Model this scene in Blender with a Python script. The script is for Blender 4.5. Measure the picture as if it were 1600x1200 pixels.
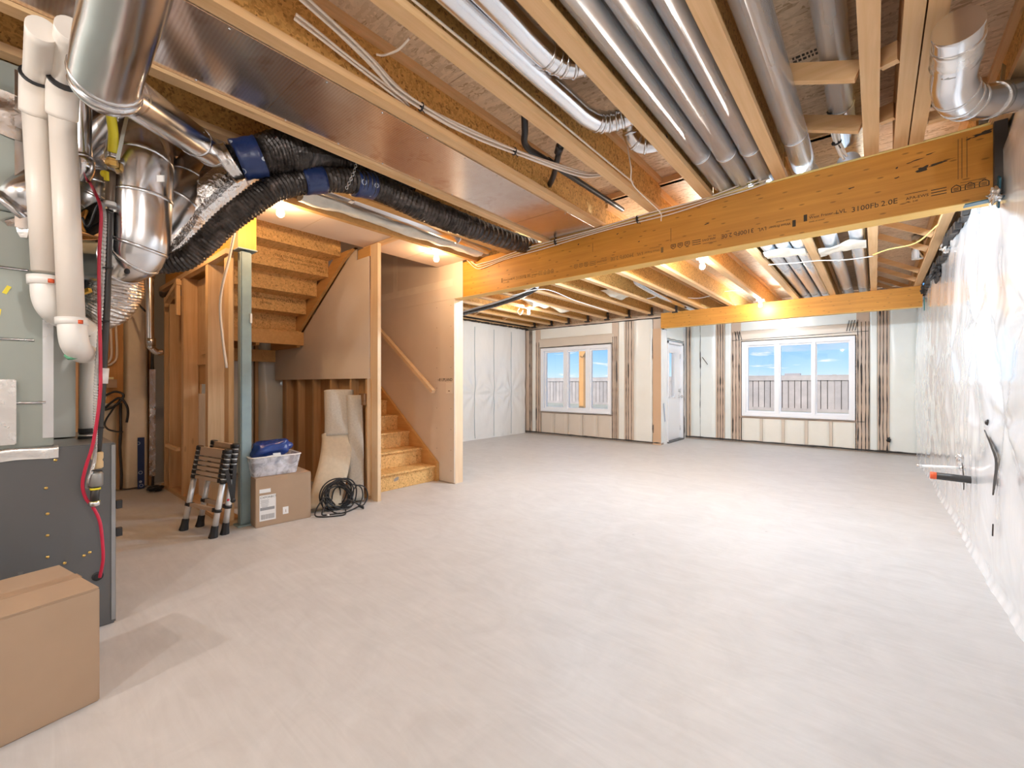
import bpy, bmesh, math, random
from mathutils import Vector, Matrix, noise, Euler
random.seed(7)
for _o in list(bpy.data.objects): bpy.data.objects.remove(_o)
SC = bpy.context.scene
COL = SC.collection
R = math.radians

# ------------------------------------------------------------------ camera, sky, light, exposure
CAM_H = 1.2
FPX = 676.0
YAW = R(40.04)
cam_d = bpy.data.cameras.new('camera'); cam = bpy.data.objects.new('camera', cam_d); COL.objects.link(cam)
cam.location = (0, 0, CAM_H); cam.rotation_euler = (R(90), 0, YAW)
cam_d.sensor_fit = 'HORIZONTAL'; cam_d.sensor_width = 36; cam_d.lens = 36 * FPX / 1600
cam_d.clip_start = 0.03; cam_d.clip_end = 500
SC.camera = cam
SC.view_settings.view_transform = 'Standard'; SC.view_settings.look = 'None'
SC.view_settings.gamma = 1; SC.view_settings.use_curve_mapping = False
SC.view_settings.exposure = EXPOSURE = 0.0
try:
    SC.cycles.max_bounces = 10; SC.cycles.diffuse_bounces = 6; SC.cycles.glossy_bounces = 5
    SC.cycles.transmission_bounces = 6; SC.cycles.transparent_max_bounces = 10
    SC.cycles.sample_clamp_indirect = 6; SC.cycles.blur_glossy = 0.5
    SC.cycles.use_denoising = True
    SC.cycles.caustics_reflective = False; SC.cycles.caustics_refractive = False
except Exception: pass

SKY_STRENGTH = 1.2
def make_world():
    w = bpy.data.worlds.new('sky'); SC.world = w; w.use_nodes = True
    nt = w.node_tree; N = nt.nodes; L = nt.links; N.clear()
    out = N.new('ShaderNodeOutputWorld'); bg = N.new('ShaderNodeBackground'); L.new(bg.outputs[0], out.inputs[0])
    tc = N.new('ShaderNodeTexCoord'); sp = N.new('ShaderNodeSeparateXYZ'); L.new(tc.outputs['Generated'], sp.inputs[0])
    r = N.new('ShaderNodeValToRGB'); L.new(sp.outputs['Z'], r.inputs[0])
    e = r.color_ramp.elements
    e[0].position = 0.0; e[0].color = (0.74, 0.87, 0.98, 1)
    e[1].position = 0.5; e[1].color = (0.09, 0.28, 0.72, 1)
    for p, c in ((0.03, (0.46, 0.73, 0.97, 1)), (0.09, (0.21, 0.53, 0.93, 1)), (0.2, (0.14, 0.42, 0.87, 1))):
        x = e.new(p); x.color = c
    # flat clouds: direction divided by height
    mz = N.new('ShaderNodeMath'); mz.operation = 'MAXIMUM'; mz.inputs[1].default_value = 0.0; L.new(sp.outputs['Z'], mz.inputs[0])
    ad = N.new('ShaderNodeMath'); ad.operation = 'ADD'; ad.inputs[1].default_value = 0.09; L.new(mz.outputs[0], ad.inputs[0])
    dx = N.new('ShaderNodeMath'); dx.operation = 'DIVIDE'; L.new(sp.outputs['X'], dx.inputs[0]); L.new(ad.outputs[0], dx.inputs[1])
    dy = N.new('ShaderNodeMath'); dy.operation = 'DIVIDE'; L.new(sp.outputs['Y'], dy.inputs[0]); L.new(ad.outputs[0], dy.inputs[1])
    cb = N.new('ShaderNodeCombineXYZ'); L.new(dx.outputs[0], cb.inputs[0]); L.new(dy.outputs[0], cb.inputs[1])
    nz = N.new('ShaderNodeTexNoise'); nz.inputs['Scale'].default_value = 1.25; nz.inputs['Detail'].default_value = 6; nz.inputs['Roughness'].default_value = 0.55
    L.new(cb.outputs[0], nz.inputs['Vector'])
    cr = N.new('ShaderNodeValToRGB'); cr.color_ramp.elements[0].position = 0.60; cr.color_ramp.elements[1].position = 0.70
    L.new(nz.outputs[0], cr.inputs[0])
    mx = N.new('ShaderNodeMix'); mx.data_type = 'RGBA'; L.new(cr.outputs[0], mx.inputs['Factor']); L.new(r.outputs[0], mx.inputs['A']); mx.inputs['B'].default_value = (1, 1, 1, 1)
    L.new(mx.outputs['Result'], bg.inputs['Color']); bg.inputs['Strength'].default_value = SKY_STRENGTH
make_world()
sun_d = bpy.data.lights.new('sun', 'SUN'); sun = bpy.data.objects.new('sun', sun_d); COL.objects.link(sun)
sun_d.energy = 4.2; sun_d.color = (1.0, 0.95, 0.88); sun_d.angle = R(0.6); sun.rotation_euler = (R(48), 0, R(24))

BULB_WARM = (1.0, 0.66, 0.36); BULB_SOFT = (1.0, 0.90, 0.78); FILL_COOL = (0.62, 0.81, 1.0); FILL_NEUTRAL = (1.0, 0.96, 0.92)
# watts of the bare bulbs, in the order in which they are built
BULB_W = dict(stair_near=26, stair_far=24, far_left=42, far_beam=38, far_mid=95, fill_beam_a=165, fill_beam_b=150, fill_beam_c=58, fill_back_a=75, fill_back_b=100, fill_back_c=40, fill_utility=28)  # all after far_mid are unseen bulbs, added to brighten the room

# ------------------------------------------------------------------ geometry helpers
CX, SX = math.cos(YAW), math.sin(YAW)
FW = Vector((-SX, CX, 0)); RT = Vector((CX, SX, 0)); UP = Vector((0, 0, 1)); EYE = Vector((0, 0, CAM_H))
def at(u, v, t):
    """the point t metres deep that the survey photograph shows at (u, v)"""
    return EYE + (FW + RT * ((u - 800) / FPX) + UP * ((600 - v) / FPX)) * t

def wloc(o):
    v = Vector((0, 0, 0))
    while o is not None: v += Vector(o.location); o = o.parent
    return v

class MB:
    def __init__(s): s.v = []; s.f = []; s.sm = []
    def add(s, vs, fs, smooth=False):
        b = len(s.v); s.v += [Vector(x) for x in vs]
        for f in fs: s.f.append([i + b for i in f]); s.sm.append(smooth)
        return s
    def box(s, x0, x1, y0, y1, z0, z1):
        x0, x1 = min(x0, x1), max(x0, x1); y0, y1 = min(y0, y1), max(y0, y1); z0, z1 = min(z0, z1), max(z0, z1)
        return s.add([(x0,y0,z0),(x1,y0,z0),(x1,y1,z0),(x0,y1,z0),(x0,y0,z1),(x1,y0,z1),(x1,y1,z1),(x0,y1,z1)],
                     [(0,3,2,1),(4,5,6,7),(0,1,5,4),(1,2,6,5),(2,3,7,6),(3,0,4,7)])
    def obox(s, c, a, b, d):
        """box with centre c and half axes a, b, d"""
        c, a, b, d = Vector(c), Vector(a), Vector(b), Vector(d)
        if a.cross(b).dot(d) < 0: d = -d
        V = [c + i*a + j*b + k*d for k in (-1, 1) for i, j in ((-1,-1),(1,-1),(1,1),(-1,1))]
        return s.add(V, [(0,3,2,1),(4,5,6,7),(0,1,5,4),(1,2,6,5),(2,3,7,6),(3,0,4,7)])
    def bar(s, p, q, w, h, up=(0,0,1)):
        """straight bar from p to q, w wide and h high"""
        p, q = Vector(p), Vector(q); d = (q - p); n = d.normalized(); u = Vector(up)
        sd = n.cross(u)
        if sd.length < 1e-4: sd = n.cross(Vector((1,0,0)))
        sd.normalize(); u = sd.cross(n)
        return s.obox((p + q)/2, d/2, sd*w/2, u*h/2)
    def prism(s, poly, y0, y1, axis='y'):
        """polygon in the plane across axis, pushed from y0 to y1"""
        n = len(poly)
        def P(a, b, c): return {'y': (a, c, b), 'x': (c, a, b), 'z': (a, b, c)}[axis]
        V = [P(a, b, y0) for a, b in poly] + [P(a, b, y1) for a, b in poly]
        return s.add(V, [list(range(n)), list(range(2*n-1, n-1, -1))] + [[i, i+n, (i+1) % n + n, (i+1) % n] for i in range(n)])
    def tube(s, pts, r, n=12, cap=True, smooth=True, flat=None):
        pts = [Vector(p) for p in pts]; m = len(pts)
        rs = r if isinstance(r, (list, tuple)) else [r]*m
        T = []
        for i in range(m):
            a = pts[max(0, i-1)]; b = pts[min(m-1, i+1)]; T.append((b-a).normalized())
        ref = Vector((0,0,1)) if abs(T[0].z) < 0.9 else Vector((1,0,0))
        N = T[0].cross(ref).normalized(); V = []
        for i in range(m):
            N = (N - T[i]*N.dot(T[i])).normalized(); B = T[i].cross(N)
            for k in range(n):
                a = 2*math.pi*k/n
                V.append(pts[i] + (N*math.cos(a) + B*math.sin(a)*(flat or 1))*rs[i])
        b = len(s.v); s.v += V
        for i in range(m-1):
            for k in range(n):
                s.f.append([b+i*n+k, b+i*n+(k+1) % n, b+(i+1)*n+(k+1) % n, b+(i+1)*n+k]); s.sm.append(smooth)
        if cap:
            s.f.append([b+k for k in range(n-1, -1, -1)]); s.sm.append(False)
            s.f.append([b+(m-1)*n+k for k in range(n)]); s.sm.append(False)
        return s
    def lathe(s, prof, c, ax=(0,0,1), n=20, smooth=True):
        """prof: (radius, height) pairs along ax from c"""
        c = Vector(c); ax = Vector(ax).normalized()
        x = ax.cross(Vector((0,0,1)) if abs(ax.z) < 0.9 else Vector((1,0,0))).normalized(); y = ax.cross(x)
        b = len(s.v)
        for r, h in prof:
            for k in range(n):
                a = 2*math.pi*k/n; s.v.append(c + ax*h + (x*math.cos(a)+y*math.sin(a))*r)
        for i in range(len(prof)-1):
            for k in range(n):
                s.f.append([b+i*n+k, b+i*n+(k+1) % n, b+(i+1)*n+(k+1) % n, b+(i+1)*n+k]); s.sm.append(smooth)
        s.f.append([b+k for k in range(n-1,-1,-1)]); s.sm.append(False)
        e = b+(len(prof)-1)*n; s.f.append([e+k for k in range(n)]); s.sm.append(False)
        return s
    def grid(s, fn, nu, nv, smooth=True):
        b = len(s.v)
        for j in range(nv+1):
            for i in range(nu+1): s.v.append(Vector(fn(i/nu, j/nv)))
        for j in range(nv):
            for i in range(nu):
                a = b+j*(nu+1)+i; s.f.append([a, a+1, a+nu+2, a+nu+1]); s.sm.append(smooth)
        return s
    def build(s, name, mat, parent=None, bevel=0, kind=None):
        off = wloc(parent)
        me = bpy.data.meshes.new(name); me.from_pydata([v - off for v in s.v], [], s.f); me.update()
        me.polygons.foreach_set('use_smooth', s.sm)
        if mat: me.materials.append(mat)
        o = bpy.data.objects.new(name, me); COL.objects.link(o)
        if parent is not None: o.parent = parent
        if bevel:
            bm = bmesh.new(); bm.from_mesh(me)
            bmesh.ops.bevel(bm, geom=bm.edges[:], offset=bevel, segments=2, affect='EDGES', clamp_overlap=True)
            bm.to_mesh(me); bm.free()
        if kind: o['kind'] = kind
        return o

def crv(pts, per=8):
    """points along a Catmull-Rom curve"""
    P = [Vector(p) for p in pts]
    if len(P) < 3: return P
    Q = [P[0]*2-P[1]] + P + [P[-1]*2-P[-2]]; o = []
    for i in range(1, len(Q)-2):
        a, b, c, d = Q[i-1:i+3]
        for k in range(per):
            t = k/per; o.append(0.5*((2*b) + (c-a)*t + (2*a-5*b+4*c-d)*t*t + (3*b-a-3*c+d)*t**3))
    o.append(P[-1]); return o

def thing(name, label, cat, loc, group=None):
    o = bpy.data.objects.new(name, None); COL.objects.link(o); o.location = loc; o.empty_display_size = 0.1
    o['label'] = label; o['category'] = cat
    if group: o['group'] = group
    return o
def tag(o, label, cat, group=None):
    o['label'] = label; o['category'] = cat
    if group: o['group'] = group
    return o
def struct(name, mb=None, mat=None, loc=(0,0,0)):
    if mb is None:
        o = bpy.data.objects.new(name, None); COL.objects.link(o); o.location = loc; o.empty_display_size = 0.1
    else: o = mb.build(name, mat)
    o['kind'] = 'structure'; return o
_TXT = {}
def text_geo(body, size, mtx):
    """flat lettering as mesh data: (verts, faces)"""
    if (body, size) not in _TXT:
        cu = bpy.data.curves.new('txt', 'FONT'); cu.body = body; cu.size = size; cu.resolution_u = 2; cu.extrude = 0.0003
        o = bpy.data.objects.new('txt', cu); COL.objects.link(o)
        me = bpy.data.meshes.new_from_object(o.evaluated_get(bpy.context.evaluated_depsgraph_get()))
        _TXT[(body, size)] = ([v.co.copy() for v in me.vertices], [list(p.vertices) for p in me.polygons])
        bpy.data.objects.remove(o); bpy.data.curves.remove(cu); bpy.data.meshes.remove(me)
    v, f = _TXT[(body, size)]
    return [mtx @ x for x in v], f

# ------------------------------------------------------------------ materials
def nmat(name):
    m = bpy.data.materials.new(name); m.use_nodes = True; nt = m.node_tree
    return m, nt.nodes, nt.links, nt.nodes['Principled BSDF']
def ramp(N, L, src, stops):
    r = N.new('ShaderNodeValToRGB'); e = r.color_ramp.elements
    while len(e) > 1: e.remove(e[-1])
    e[0].position, e[0].color = stops[0][0], (*stops[0][1], 1)
    for p, c in stops[1:]: x = e.new(p); x.color = (*c, 1)
    L.new(src, r.inputs[0]); return r.outputs[0]
def coords(N, L, scale=(1,1,1), rot=(0,0,0), kind='Object'):
    tc = N.new('ShaderNodeTexCoord'); mp = N.new('ShaderNodeMapping'); mp.inputs['Scale'].default_value = scale; mp.inputs['Rotation'].default_value = rot
    L.new(tc.outputs[kind], mp.inputs['Vector']); return mp.outputs[0]
def tex_noise(N, L, vec, scale, detail=4, rough=0.55, dist=0):
    n = N.new('ShaderNodeTexNoise'); n.inputs['Scale'].default_value = scale; n.inputs['Detail'].default_value = detail
    n.inputs['Roughness'].default_value = rough; n.inputs['Distortion'].default_value = dist; L.new(vec, n.inputs['Vector']); return n.outputs[0]
def mixc(N, L, f, a, b, mode='MIX'):
    m = N.new('ShaderNodeMix'); m.data_type = 'RGBA'; m.blend_type = mode
    for s, x in (('Factor', f), ('A', a), ('B', b)):
        if isinstance(x, (int, float)): m.inputs[s].default_value = x
        elif isinstance(x, tuple): m.inputs[s].default_value = (*x, 1)
        else: L.new(x, m.inputs[s])
    return m.outputs['Result']
def bump(N, L, bsdf, h, strength=0.2, dist=0.01):
    b = N.new('ShaderNodeBump'); b.inputs['Strength'].default_value = strength; b.inputs['Distance'].default_value = dist
    L.new(h, b.inputs['Height']); L.new(b.outputs[0], bsdf.inputs['Normal'])
def plain(name, col, rough=0.5, metal=0.0, nz=0.0, nscale=8, bmp=0.0, spec=None, coat=0, emit=None):
    m, N, L, B = nmat(name); B.inputs['Roughness'].default_value = rough; B.inputs['Metallic'].default_value = metal
    if spec is not None: B.inputs['Specular IOR Level'].default_value = spec
    if coat: B.inputs['Coat Weight'].default_value = coat; B.inputs['Coat Roughness'].default_value = 0.12
    B.inputs['Base Color'].default_value = (*col, 1)
    if nz or bmp:
        v = coords(N, L); n = tex_noise(N, L, v, nscale, 5)
        if nz:
            lo = tuple(max(0, c*(1-nz)) for c in col); hi = tuple(min(1, c*(1+nz)) for c in col)
            L.new(ramp(N, L, n, [(0.3, lo), (0.7, hi)]), B.inputs['Base Color'])
        if bmp: bump(N, L, B, n, bmp, 0.01)
    if emit: B.inputs['Emission Color'].default_value = (*emit[0], 1); B.inputs['Emission Strength'].default_value = emit[1]
    return m
def wood(name, light, dark, axis='x', rough=0.55, knots=0.5, gs=1.0, coat=0, kr=0.10, flat=False):
    """sawn timber with grain along axis and round knots"""
    m, N, L, B = nmat(name)
    st = {'x': (0.6, 14, 14), 'y': (14, 0.6, 14), 'z': (14, 14, 0.6)}[axis]
    v = coords(N, L, tuple(a*gs for a in st)); n = tex_noise(N, L, v, 2.2, 6, 0.6, 0.6)
    c = ramp(N, L, n, [(0.3, dark), (0.5, tuple((a+b)/2 for a, b in zip(light, dark))), (0.68, light)])
    kv = coords(N, L, {'x': (1.6, 5.5, 5.5), 'y': (5.5, 1.6, 5.5), 'z': (5.5, 5.5, 1.6)}[axis])
    if flat: kv = coords(N, L, (1.6, 1, 5.5), (R(90), 0, 0))
    vo = N.new('ShaderNodeTexVoronoi'); vo.inputs['Scale'].default_value = 2.7 if flat else 1.5; vo.inputs['Randomness'].default_value = 1; L.new(kv, vo.inputs['Vector'])
    if flat: vo.voronoi_dimensions = '2D'
    kf = ramp(N, L, vo.outputs['Distance'], [(0.0, (knots,)*3), (kr*0.55, (knots*0.9,)*3), (kr, (0, 0, 0))])
    c2 = mixc(N, L, kf, c, tuple(x*0.3 for x in dark))
    big = tex_noise(N, L, coords(N, L), 1.3, 2)
    c3 = mixc(N, L, 0.35, c2, ramp(N, L, big, [(0.3, tuple(x*0.85 for x in dark)), (0.7, light)]))
    L.new(c3, B.inputs['Base Color']); B.inputs['Roughness'].default_value = rough
    if coat: B.inputs['Coat Weight'].default_value = coat; B.inputs['Coat Roughness'].default_value = 0.25
    bump(N, L, B, n, 0.12, 0.004); return m
def osb(name, a, b, c, rough=0.6, scale=1.0):
    """pressed board of long wood flakes lying every way"""
    m, N, L, B = nmat(name); cols = []
    for i, rot in enumerate(((0.3, 0.2, 0.5), (1.1, 0.8, 1.9), (2.0, 1.4, 2.6))):
        v = coords(N, L, (13*scale, 62*scale, 62*scale), rot)
        d = tex_noise(N, L, v, 0.8, 2)
        mp = N.new('ShaderNodeVectorMath'); mp.operation = 'ADD'; L.new(v, mp.inputs[0]); L.new(d, mp.inputs[1])
        vo = N.new('ShaderNodeTexVoronoi'); vo.inputs['Scale'].default_value = 1.0; L.new(mp.outputs[0], vo.inputs['Vector'])
        sp = N.new('ShaderNodeSeparateColor'); L.new(vo.outputs['Color'], sp.inputs[0])
        cols.append((sp.outputs[0], vo.outputs['Distance']))
    sel = tex_noise(N, L, coords(N, L), 24*scale, 2)
    s1 = ramp(N, L, sel, [(0.44, (0,0,0)), (0.46, (1,1,1))]); s2 = ramp(N, L, sel, [(0.56, (0,0,0)), (0.58, (1,1,1))])
    f = mixc(N, L, s2, mixc(N, L, s1, cols[0][0], cols[1][0]), cols[2][0])
    col = ramp(N, L, f, [(0.0, c), (0.14, b), (0.6, a), (1.0, tuple(min(1, x*1.12) for x in a))])
    L.new(col, B.inputs['Base Color']); B.inputs['Roughness'].default_value = rough
    bump(N, L, B, f, 0.15, 0.004); return m

PINE = (0.84, 0.565, 0.315); PINE_D = (0.66, 0.395, 0.17)
M = {}
for ax in 'xyz':
    M['pine_'+ax] = wood('pine_'+ax, PINE, PINE_D, ax)
    M['stud_'+ax] = wood('stud_'+ax, (0.70, 0.46, 0.25), (0.52, 0.30, 0.13), ax)
M['lvl_x'] = wood('laminated_veneer_beam', (0.70, 0.325, 0.045), (0.47, 0.185, 0.018), 'x', 0.5, 0.97, 0.8, kr=0.085, flat=True)
M['lvl_edge'] = wood('laminated_veneer_edge', (0.86, 0.56, 0.16), (0.72, 0.42, 0.09), 'x', 0.5, 0.1, 2.0)
M['osb_web'] = osb('flake_board_web', (0.66, 0.375, 0.115), (0.50, 0.265, 0.065), (0.27, 0.125, 0.03))
M['osb_floor'] = osb('flake_board_subfloor', (0.68, 0.52, 0.36), (0.58, 0.42, 0.27), (0.42, 0.28, 0.16), 0.6, 0.8)
M['osb_stair'] = osb('flake_board_riser', (0.72, 0.44, 0.17), (0.60, 0.345, 0.115), (0.40, 0.21, 0.06))
M['fir_x'] = wood('stair_stringer', (0.72, 0.42, 0.16), (0.56, 0.30, 0.09), 'x')
M['drywall'] = plain('bare_drywall', (0.73, 0.63, 0.53), 0.75, 0, 0.03, 3)
M['drywall_tape'] = plain('taped_joint', (0.80, 0.71, 0.60), 0.7, 0, 0.04, 9)
M['white_plastic'] = plain('white_plastic', (0.85, 0.84, 0.82), 0.35)
M['pvc'] = plain('cream_pvc', (0.86, 0.80, 0.73), 0.35, 0, 0.03, 5)
M['pvc_white'] = plain('white_pvc', (0.90, 0.89, 0.86), 0.3)
M['vinyl'] = plain('white_vinyl', (0.88, 0.89, 0.92), 0.35)
M['ink'] = plain('black_ink', (0.05, 0.035, 0.02), 0.7)
M['ink_faint'] = plain('worn_ink', (0.20, 0.11, 0.03), 0.7)
M['black'] = plain('black_plastic', (0.018, 0.018, 0.02), 0.4)
M['rubber'] = plain('black_rubber', (0.02, 0.02, 0.022), 0.6)
M['sealant'] = plain('black_acoustic_sealant', (0.035, 0.03, 0.028), 0.5)
M['paper'] = plain('white_paper', (0.86, 0.85, 0.84), 0.6)
M['card'] = plain('corrugated_cardboard', (0.43, 0.30, 0.20), 0.75, 0, 0.05, 4)
M['card_tape'] = plain('brown_packing_tape', (0.44, 0.29, 0.18), 0.3, 0, 0.04, 6)
M['furnace'] = plain('grey_painted_steel', (0.115, 0.12, 0.125), 0.38, 0.0, 0.05, 2)
M['steel_post'] = plain('grey_blue_primer', (0.25, 0.34, 0.36), 0.45, 0.0, 0.12, 6)
M['brass'] = plain('brass', (0.78, 0.52, 0.16), 0.3, 1)
M['iron'] = plain('black_iron', (0.035, 0.033, 0.032), 0.4)
M['yellow'] = plain('yellow_hose', (0.85, 0.72, 0.03), 0.35)
M['red'] = plain('red_cable', (0.55, 0.02, 0.06), 0.4)
M['orange'] = plain('orange_cap', (0.75, 0.11, 0.03), 0.45)
M['cable'] = plain('white_cable', (0.80, 0.70, 0.60), 0.45)
M['cable_y'] = plain('yellow_cable', (0.80, 0.62, 0.22), 0.45)
M['conduit'] = plain('armoured_conduit', (0.55, 0.55, 0.55), 0.35, 0.9)
M['ladder'] = plain('brushed_aluminium', (0.80, 0.80, 0.80), 0.4, 0.55)
M['rung'] = plain('tan_aluminium', (0.58, 0.42, 0.29), 0.4, 0.2)
M['bag'] = plain('blue_plastic_bag', (0.012, 0.045, 0.22), 0.25, 0, 0.3, 9, 0.6)
M['carpet'] = plain('carpet_backing', (0.60, 0.50, 0.37), 0.9, 0, 0.06, 30, 0.1)
M['carpet_front'] = plain('carpet_pile', (0.52, 0.47, 0.40), 0.95, 0, 0.08, 60, 0.2)
M['grass'] = plain('pale_ground', (0.42, 0.40, 0.30), 0.95, 0, 0.15, 2)
M['batt_warm'] = plain('batt_with_film_sheen', (0.74, 0.62, 0.45), 0.35, 0, 0.10, 4, 0.35, coat=0.4)
M['insul'] = plain('white_insulation', (0.86, 0.82, 0.72), 0.8, 0, 0.08, 12, 0.6)

def metal(name, col, rough, nscale=6, bmp=0.05, aniso=0):
    m, N, L, B = nmat(name); B.inputs['Metallic'].default_value = 1
    v = coords(N, L); n = tex_noise(N, L, v, nscale, 4)
    L.new(ramp(N, L, n, [(0.3, tuple(c*0.9 for c in col)), (0.7, col)]), B.inputs['Base Color'])
    L.new(ramp(N, L, n, [(0.3, (rough*0.8,)*3), (0.7, (rough*1.2,)*3)]), B.inputs['Roughness'])
    if bmp: bump(N, L, B, n, bmp, 0.01)
    return m
M['galv'] = metal('galvanised_sheet', (0.74, 0.75, 0.77), 0.24)
M['galv_bright'] = metal('bright_galvanised_duct', (0.80, 0.81, 0.84), 0.2, 4, 0.03)
M['galv_bay'] = plain('galvanised_branch_duct', (0.80, 0.82, 0.85), 0.27, 0.68)
M['galv_dull'] = metal('dull_galvanised_sheet', (0.60, 0.64, 0.62), 0.42, 2.5, 0.04)
M['plenum'] = plain('plenum_sheet_metal', (0.33, 0.365, 0.335), 0.45, 0.55, 0.05, 2)
M['foil'] = metal('crinkled_foil', (0.80, 0.77, 0.74), 0.2, 30, 1.0)
M['foil_tape'] = metal('foil_tape', (0.82, 0.81, 0.80), 0.25, 14, 0.4)
def flex_mat():
    m, N, L, B = nmat('dark_flexible_duct_film'); B.inputs['Metallic'].default_value = 0.35; B.inputs['Roughness'].default_value = 0.22
    v = coords(N, L); n = tex_noise(N, L, v, 9, 5, 0.6, 1.5)
    L.new(ramp(N, L, n, [(0.35, (0.022, 0.018, 0.017)), (0.55, (0.06, 0.05, 0.045)), (0.75, (0.15, 0.12, 0.11))]), B.inputs['Base Color'])
    bump(N, L, B, n, 0.6, 0.02); return m
M['flex'] = flex_mat()
def tape_mat():
    m, N, L, B = nmat('navy_sheathing_tape'); B.inputs['Roughness'].default_value = 0.3
    v = coords(N, L, (9, 9, 9)); vo = N.new('ShaderNodeTexVoronoi'); vo.inputs['Scale'].default_value = 1.3; vo.inputs['Randomness'].default_value = 0.6; L.new(v, vo.inputs['Vector'])
    ring = ramp(N, L, vo.outputs['Distance'], [(0.0, (0.02, 0.05, 0.17)), (0.16, (0.02, 0.05, 0.17)), (0.18, (0.5, 0.55, 0.62)), (0.21, (0.5, 0.55, 0.62)), (0.23, (0.012, 0.03, 0.115)), (1, (0.012, 0.03, 0.115))])
    L.new(ring, B.inputs['Base Color']); n = tex_noise(N, L, coords(N, L), 18, 4); bump(N, L, B, n, 0.5, 0.01); return m
M['tape'] = tape_mat()
def concrete():
    m, N, L, B = nmat('bare_concrete_slab'); B.inputs['Roughness'].default_value = 0.48
    v = coords(N, L); n1 = tex_noise(N, L, v, 0.55, 4, 0.6, 0.8); n2 = tex_noise(N, L, v, 3.2, 7, 0.65, 1.5)
    n3 = tex_noise(N, L, coords(N, L, (0.7, 5, 1), (0, 0, 0.5)), 3, 6, 0.6, 2)
    c = ramp(N, L, n1, [(0.3, (0.54, 0.525, 0.515)), (0.7, (0.63, 0.615, 0.605))])
    c = mixc(N, L, 0.45, c, ramp(N, L, n2, [(0.25, (0.45, 0.43, 0.42)), (0.5, (0.58, 0.56, 0.55)), (0.75, (0.70, 0.68, 0.67))]))
    c = mixc(N, L, 0.25, c, ramp(N, L, n3, [(0.3, (0.47, 0.455, 0.44)), (0.7, (0.67, 0.655, 0.64))]))
    vo = N.new('ShaderNodeTexVoronoi'); vo.inputs['Scale'].default_value = 2.3; L.new(v, vo.inputs['Vector'])
    sp = ramp(N, L, vo.outputs['Distance'], [(0.0, (0.5,)*3), (0.018, (0.35,)*3), (0.03, (0, 0, 0))])
    c = mixc(N, L, sp, c, (0.25, 0.23, 0.22))
    L.new(c, B.inputs['Base Color']); bump(N, L, B, n2, 0.08, 0.01); return m
M['concrete'] = concrete()
def film(name, col, rough=0.22, bmp=0.25, sc=(1, 1, 1), fold=3.0, tint=None):
    """milky polyethylene over insulation: white, glossy, with fine pulls in it"""
    m, N, L, B = nmat(name); B.inputs['Roughness'].default_value = rough + 0.15
    B.inputs['Coat Weight'].default_value = 0.9; B.inputs['Coat Roughness'].default_value = rough
    v = coords(N, L, sc); n = tex_noise(N, L, v, fold, 4, 0.5, 1.0)
    big = tex_noise(N, L, coords(N, L), 0.8, 3)
    L.new(mixc(N, L, 0.5, ramp(N, L, n, [(0.3, tuple(c*0.93 for c in col)), (0.7, col)]), ramp(N, L, big, [(0.35, tint or tuple(c*0.92 for c in col)), (0.65, col)])), B.inputs['Base Color'])
    b = N.new('ShaderNodeBump'); b.inputs['Strength'].default_value = bmp; b.inputs['Distance'].default_value = 0.02
    L.new(n, b.inputs['Height']); L.new(b.outputs[0], B.inputs['Normal']); L.new(b.outputs[0], B.inputs['Coat Normal']); return m
M['film_r'] = film('vapour_barrier_film', (0.88, 0.89, 0.90), 0.11, 0.16, (1, 1.6, 0.9), 2.0)
M['film_l'] = film('vapour_barrier_film_left', (0.89, 0.91, 0.91), 0.12, 0.4, (1, 3, 0.8), 2.5)
M['batt'] = film('batt_with_film_haze', (0.87, 0.85, 0.78), 0.25, 0.15, (1, 1, 1), 3, (0.79, 0.76, 0.67))  # film's haze and gloss mixed into batt and stud colours; no sheet built
M['batt_green'] = film('batt_with_film_haze_cool', (0.85, 0.88, 0.85), 0.25, 0.15, (1, 1, 1), 3, (0.78, 0.82, 0.77))
M['batt_brown'] = film('batt_with_film_haze_brown', (0.68, 0.57, 0.46), 0.35, 0.15, (1, 1, 1), 4, (0.72, 0.66, 0.58))
M['corner'] = film('corner_stud_film_haze', (0.64, 0.42, 0.26), 0.35, 0.1, (1, 1, 1), 4, (0.56, 0.34, 0.19))
M['wallstud'] = film('stud_with_film_haze', (0.66, 0.52, 0.41), 0.35, 0.1, (3, 3, .8), 3, (0.50, 0.34, 0.23))
def panning():
    m, N, L, B = nmat('foil_faced_panning_board'); B.inputs['Metallic'].default_value = 0.92
    v = coords(N, L); w = N.new('ShaderNodeTexWave'); w.wave_type = 'BANDS'; w.bands_direction = 'Y'; w.inputs['Scale'].default_value = 22; w.inputs['Distortion'].default_value = 0.3; L.new(v, w.inputs['Vector'])
    n = tex_noise(N, L, v, 7, 4, 0.6, 0.5)
    c = ramp(N, L, n, [(0.35, (0.74, 0.62, 0.55)), (0.55, (0.80, 0.71, 0.65)), (0.72, (0.60, 0.42, 0.34))])
    L.new(mixc(N, L, 0.3, c, ramp(N, L, w.outputs['Fac'], [(0.3, (0.62, 0.48, 0.42)), (0.6, (0.86, 0.78, 0.73))])), B.inputs['Base Color'])
    B.inputs['Roughness'].default_value = 0.2
    bump(N, L, B, w.outputs['Fac'], 0.03, 0.002); return m
M['panning'] = panning()
def glass_mat():
    m, N, L, B = nmat('window_glass'); N.remove(B); out = N['Material Output']
    t = N.new('ShaderNodeBsdfTransparent'); g = N.new('ShaderNodeBsdfGlossy'); g.inputs['Roughness'].default_value = 0.02
    mx = N.new('ShaderNodeMixShader'); mx.inputs[0].default_value = 0.05; L.new(t.outputs[0], mx.inputs[1]); L.new(g.outputs[0], mx.inputs[2]); L.new(mx.outputs[0], out.inputs[0]); return m
M['glass'] = glass_mat()
M['bulb'] = plain('lit_bulb', (1, 0.95, 0.85), 0.3, emit=((1.0, 0.86, 0.62), 30))
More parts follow.
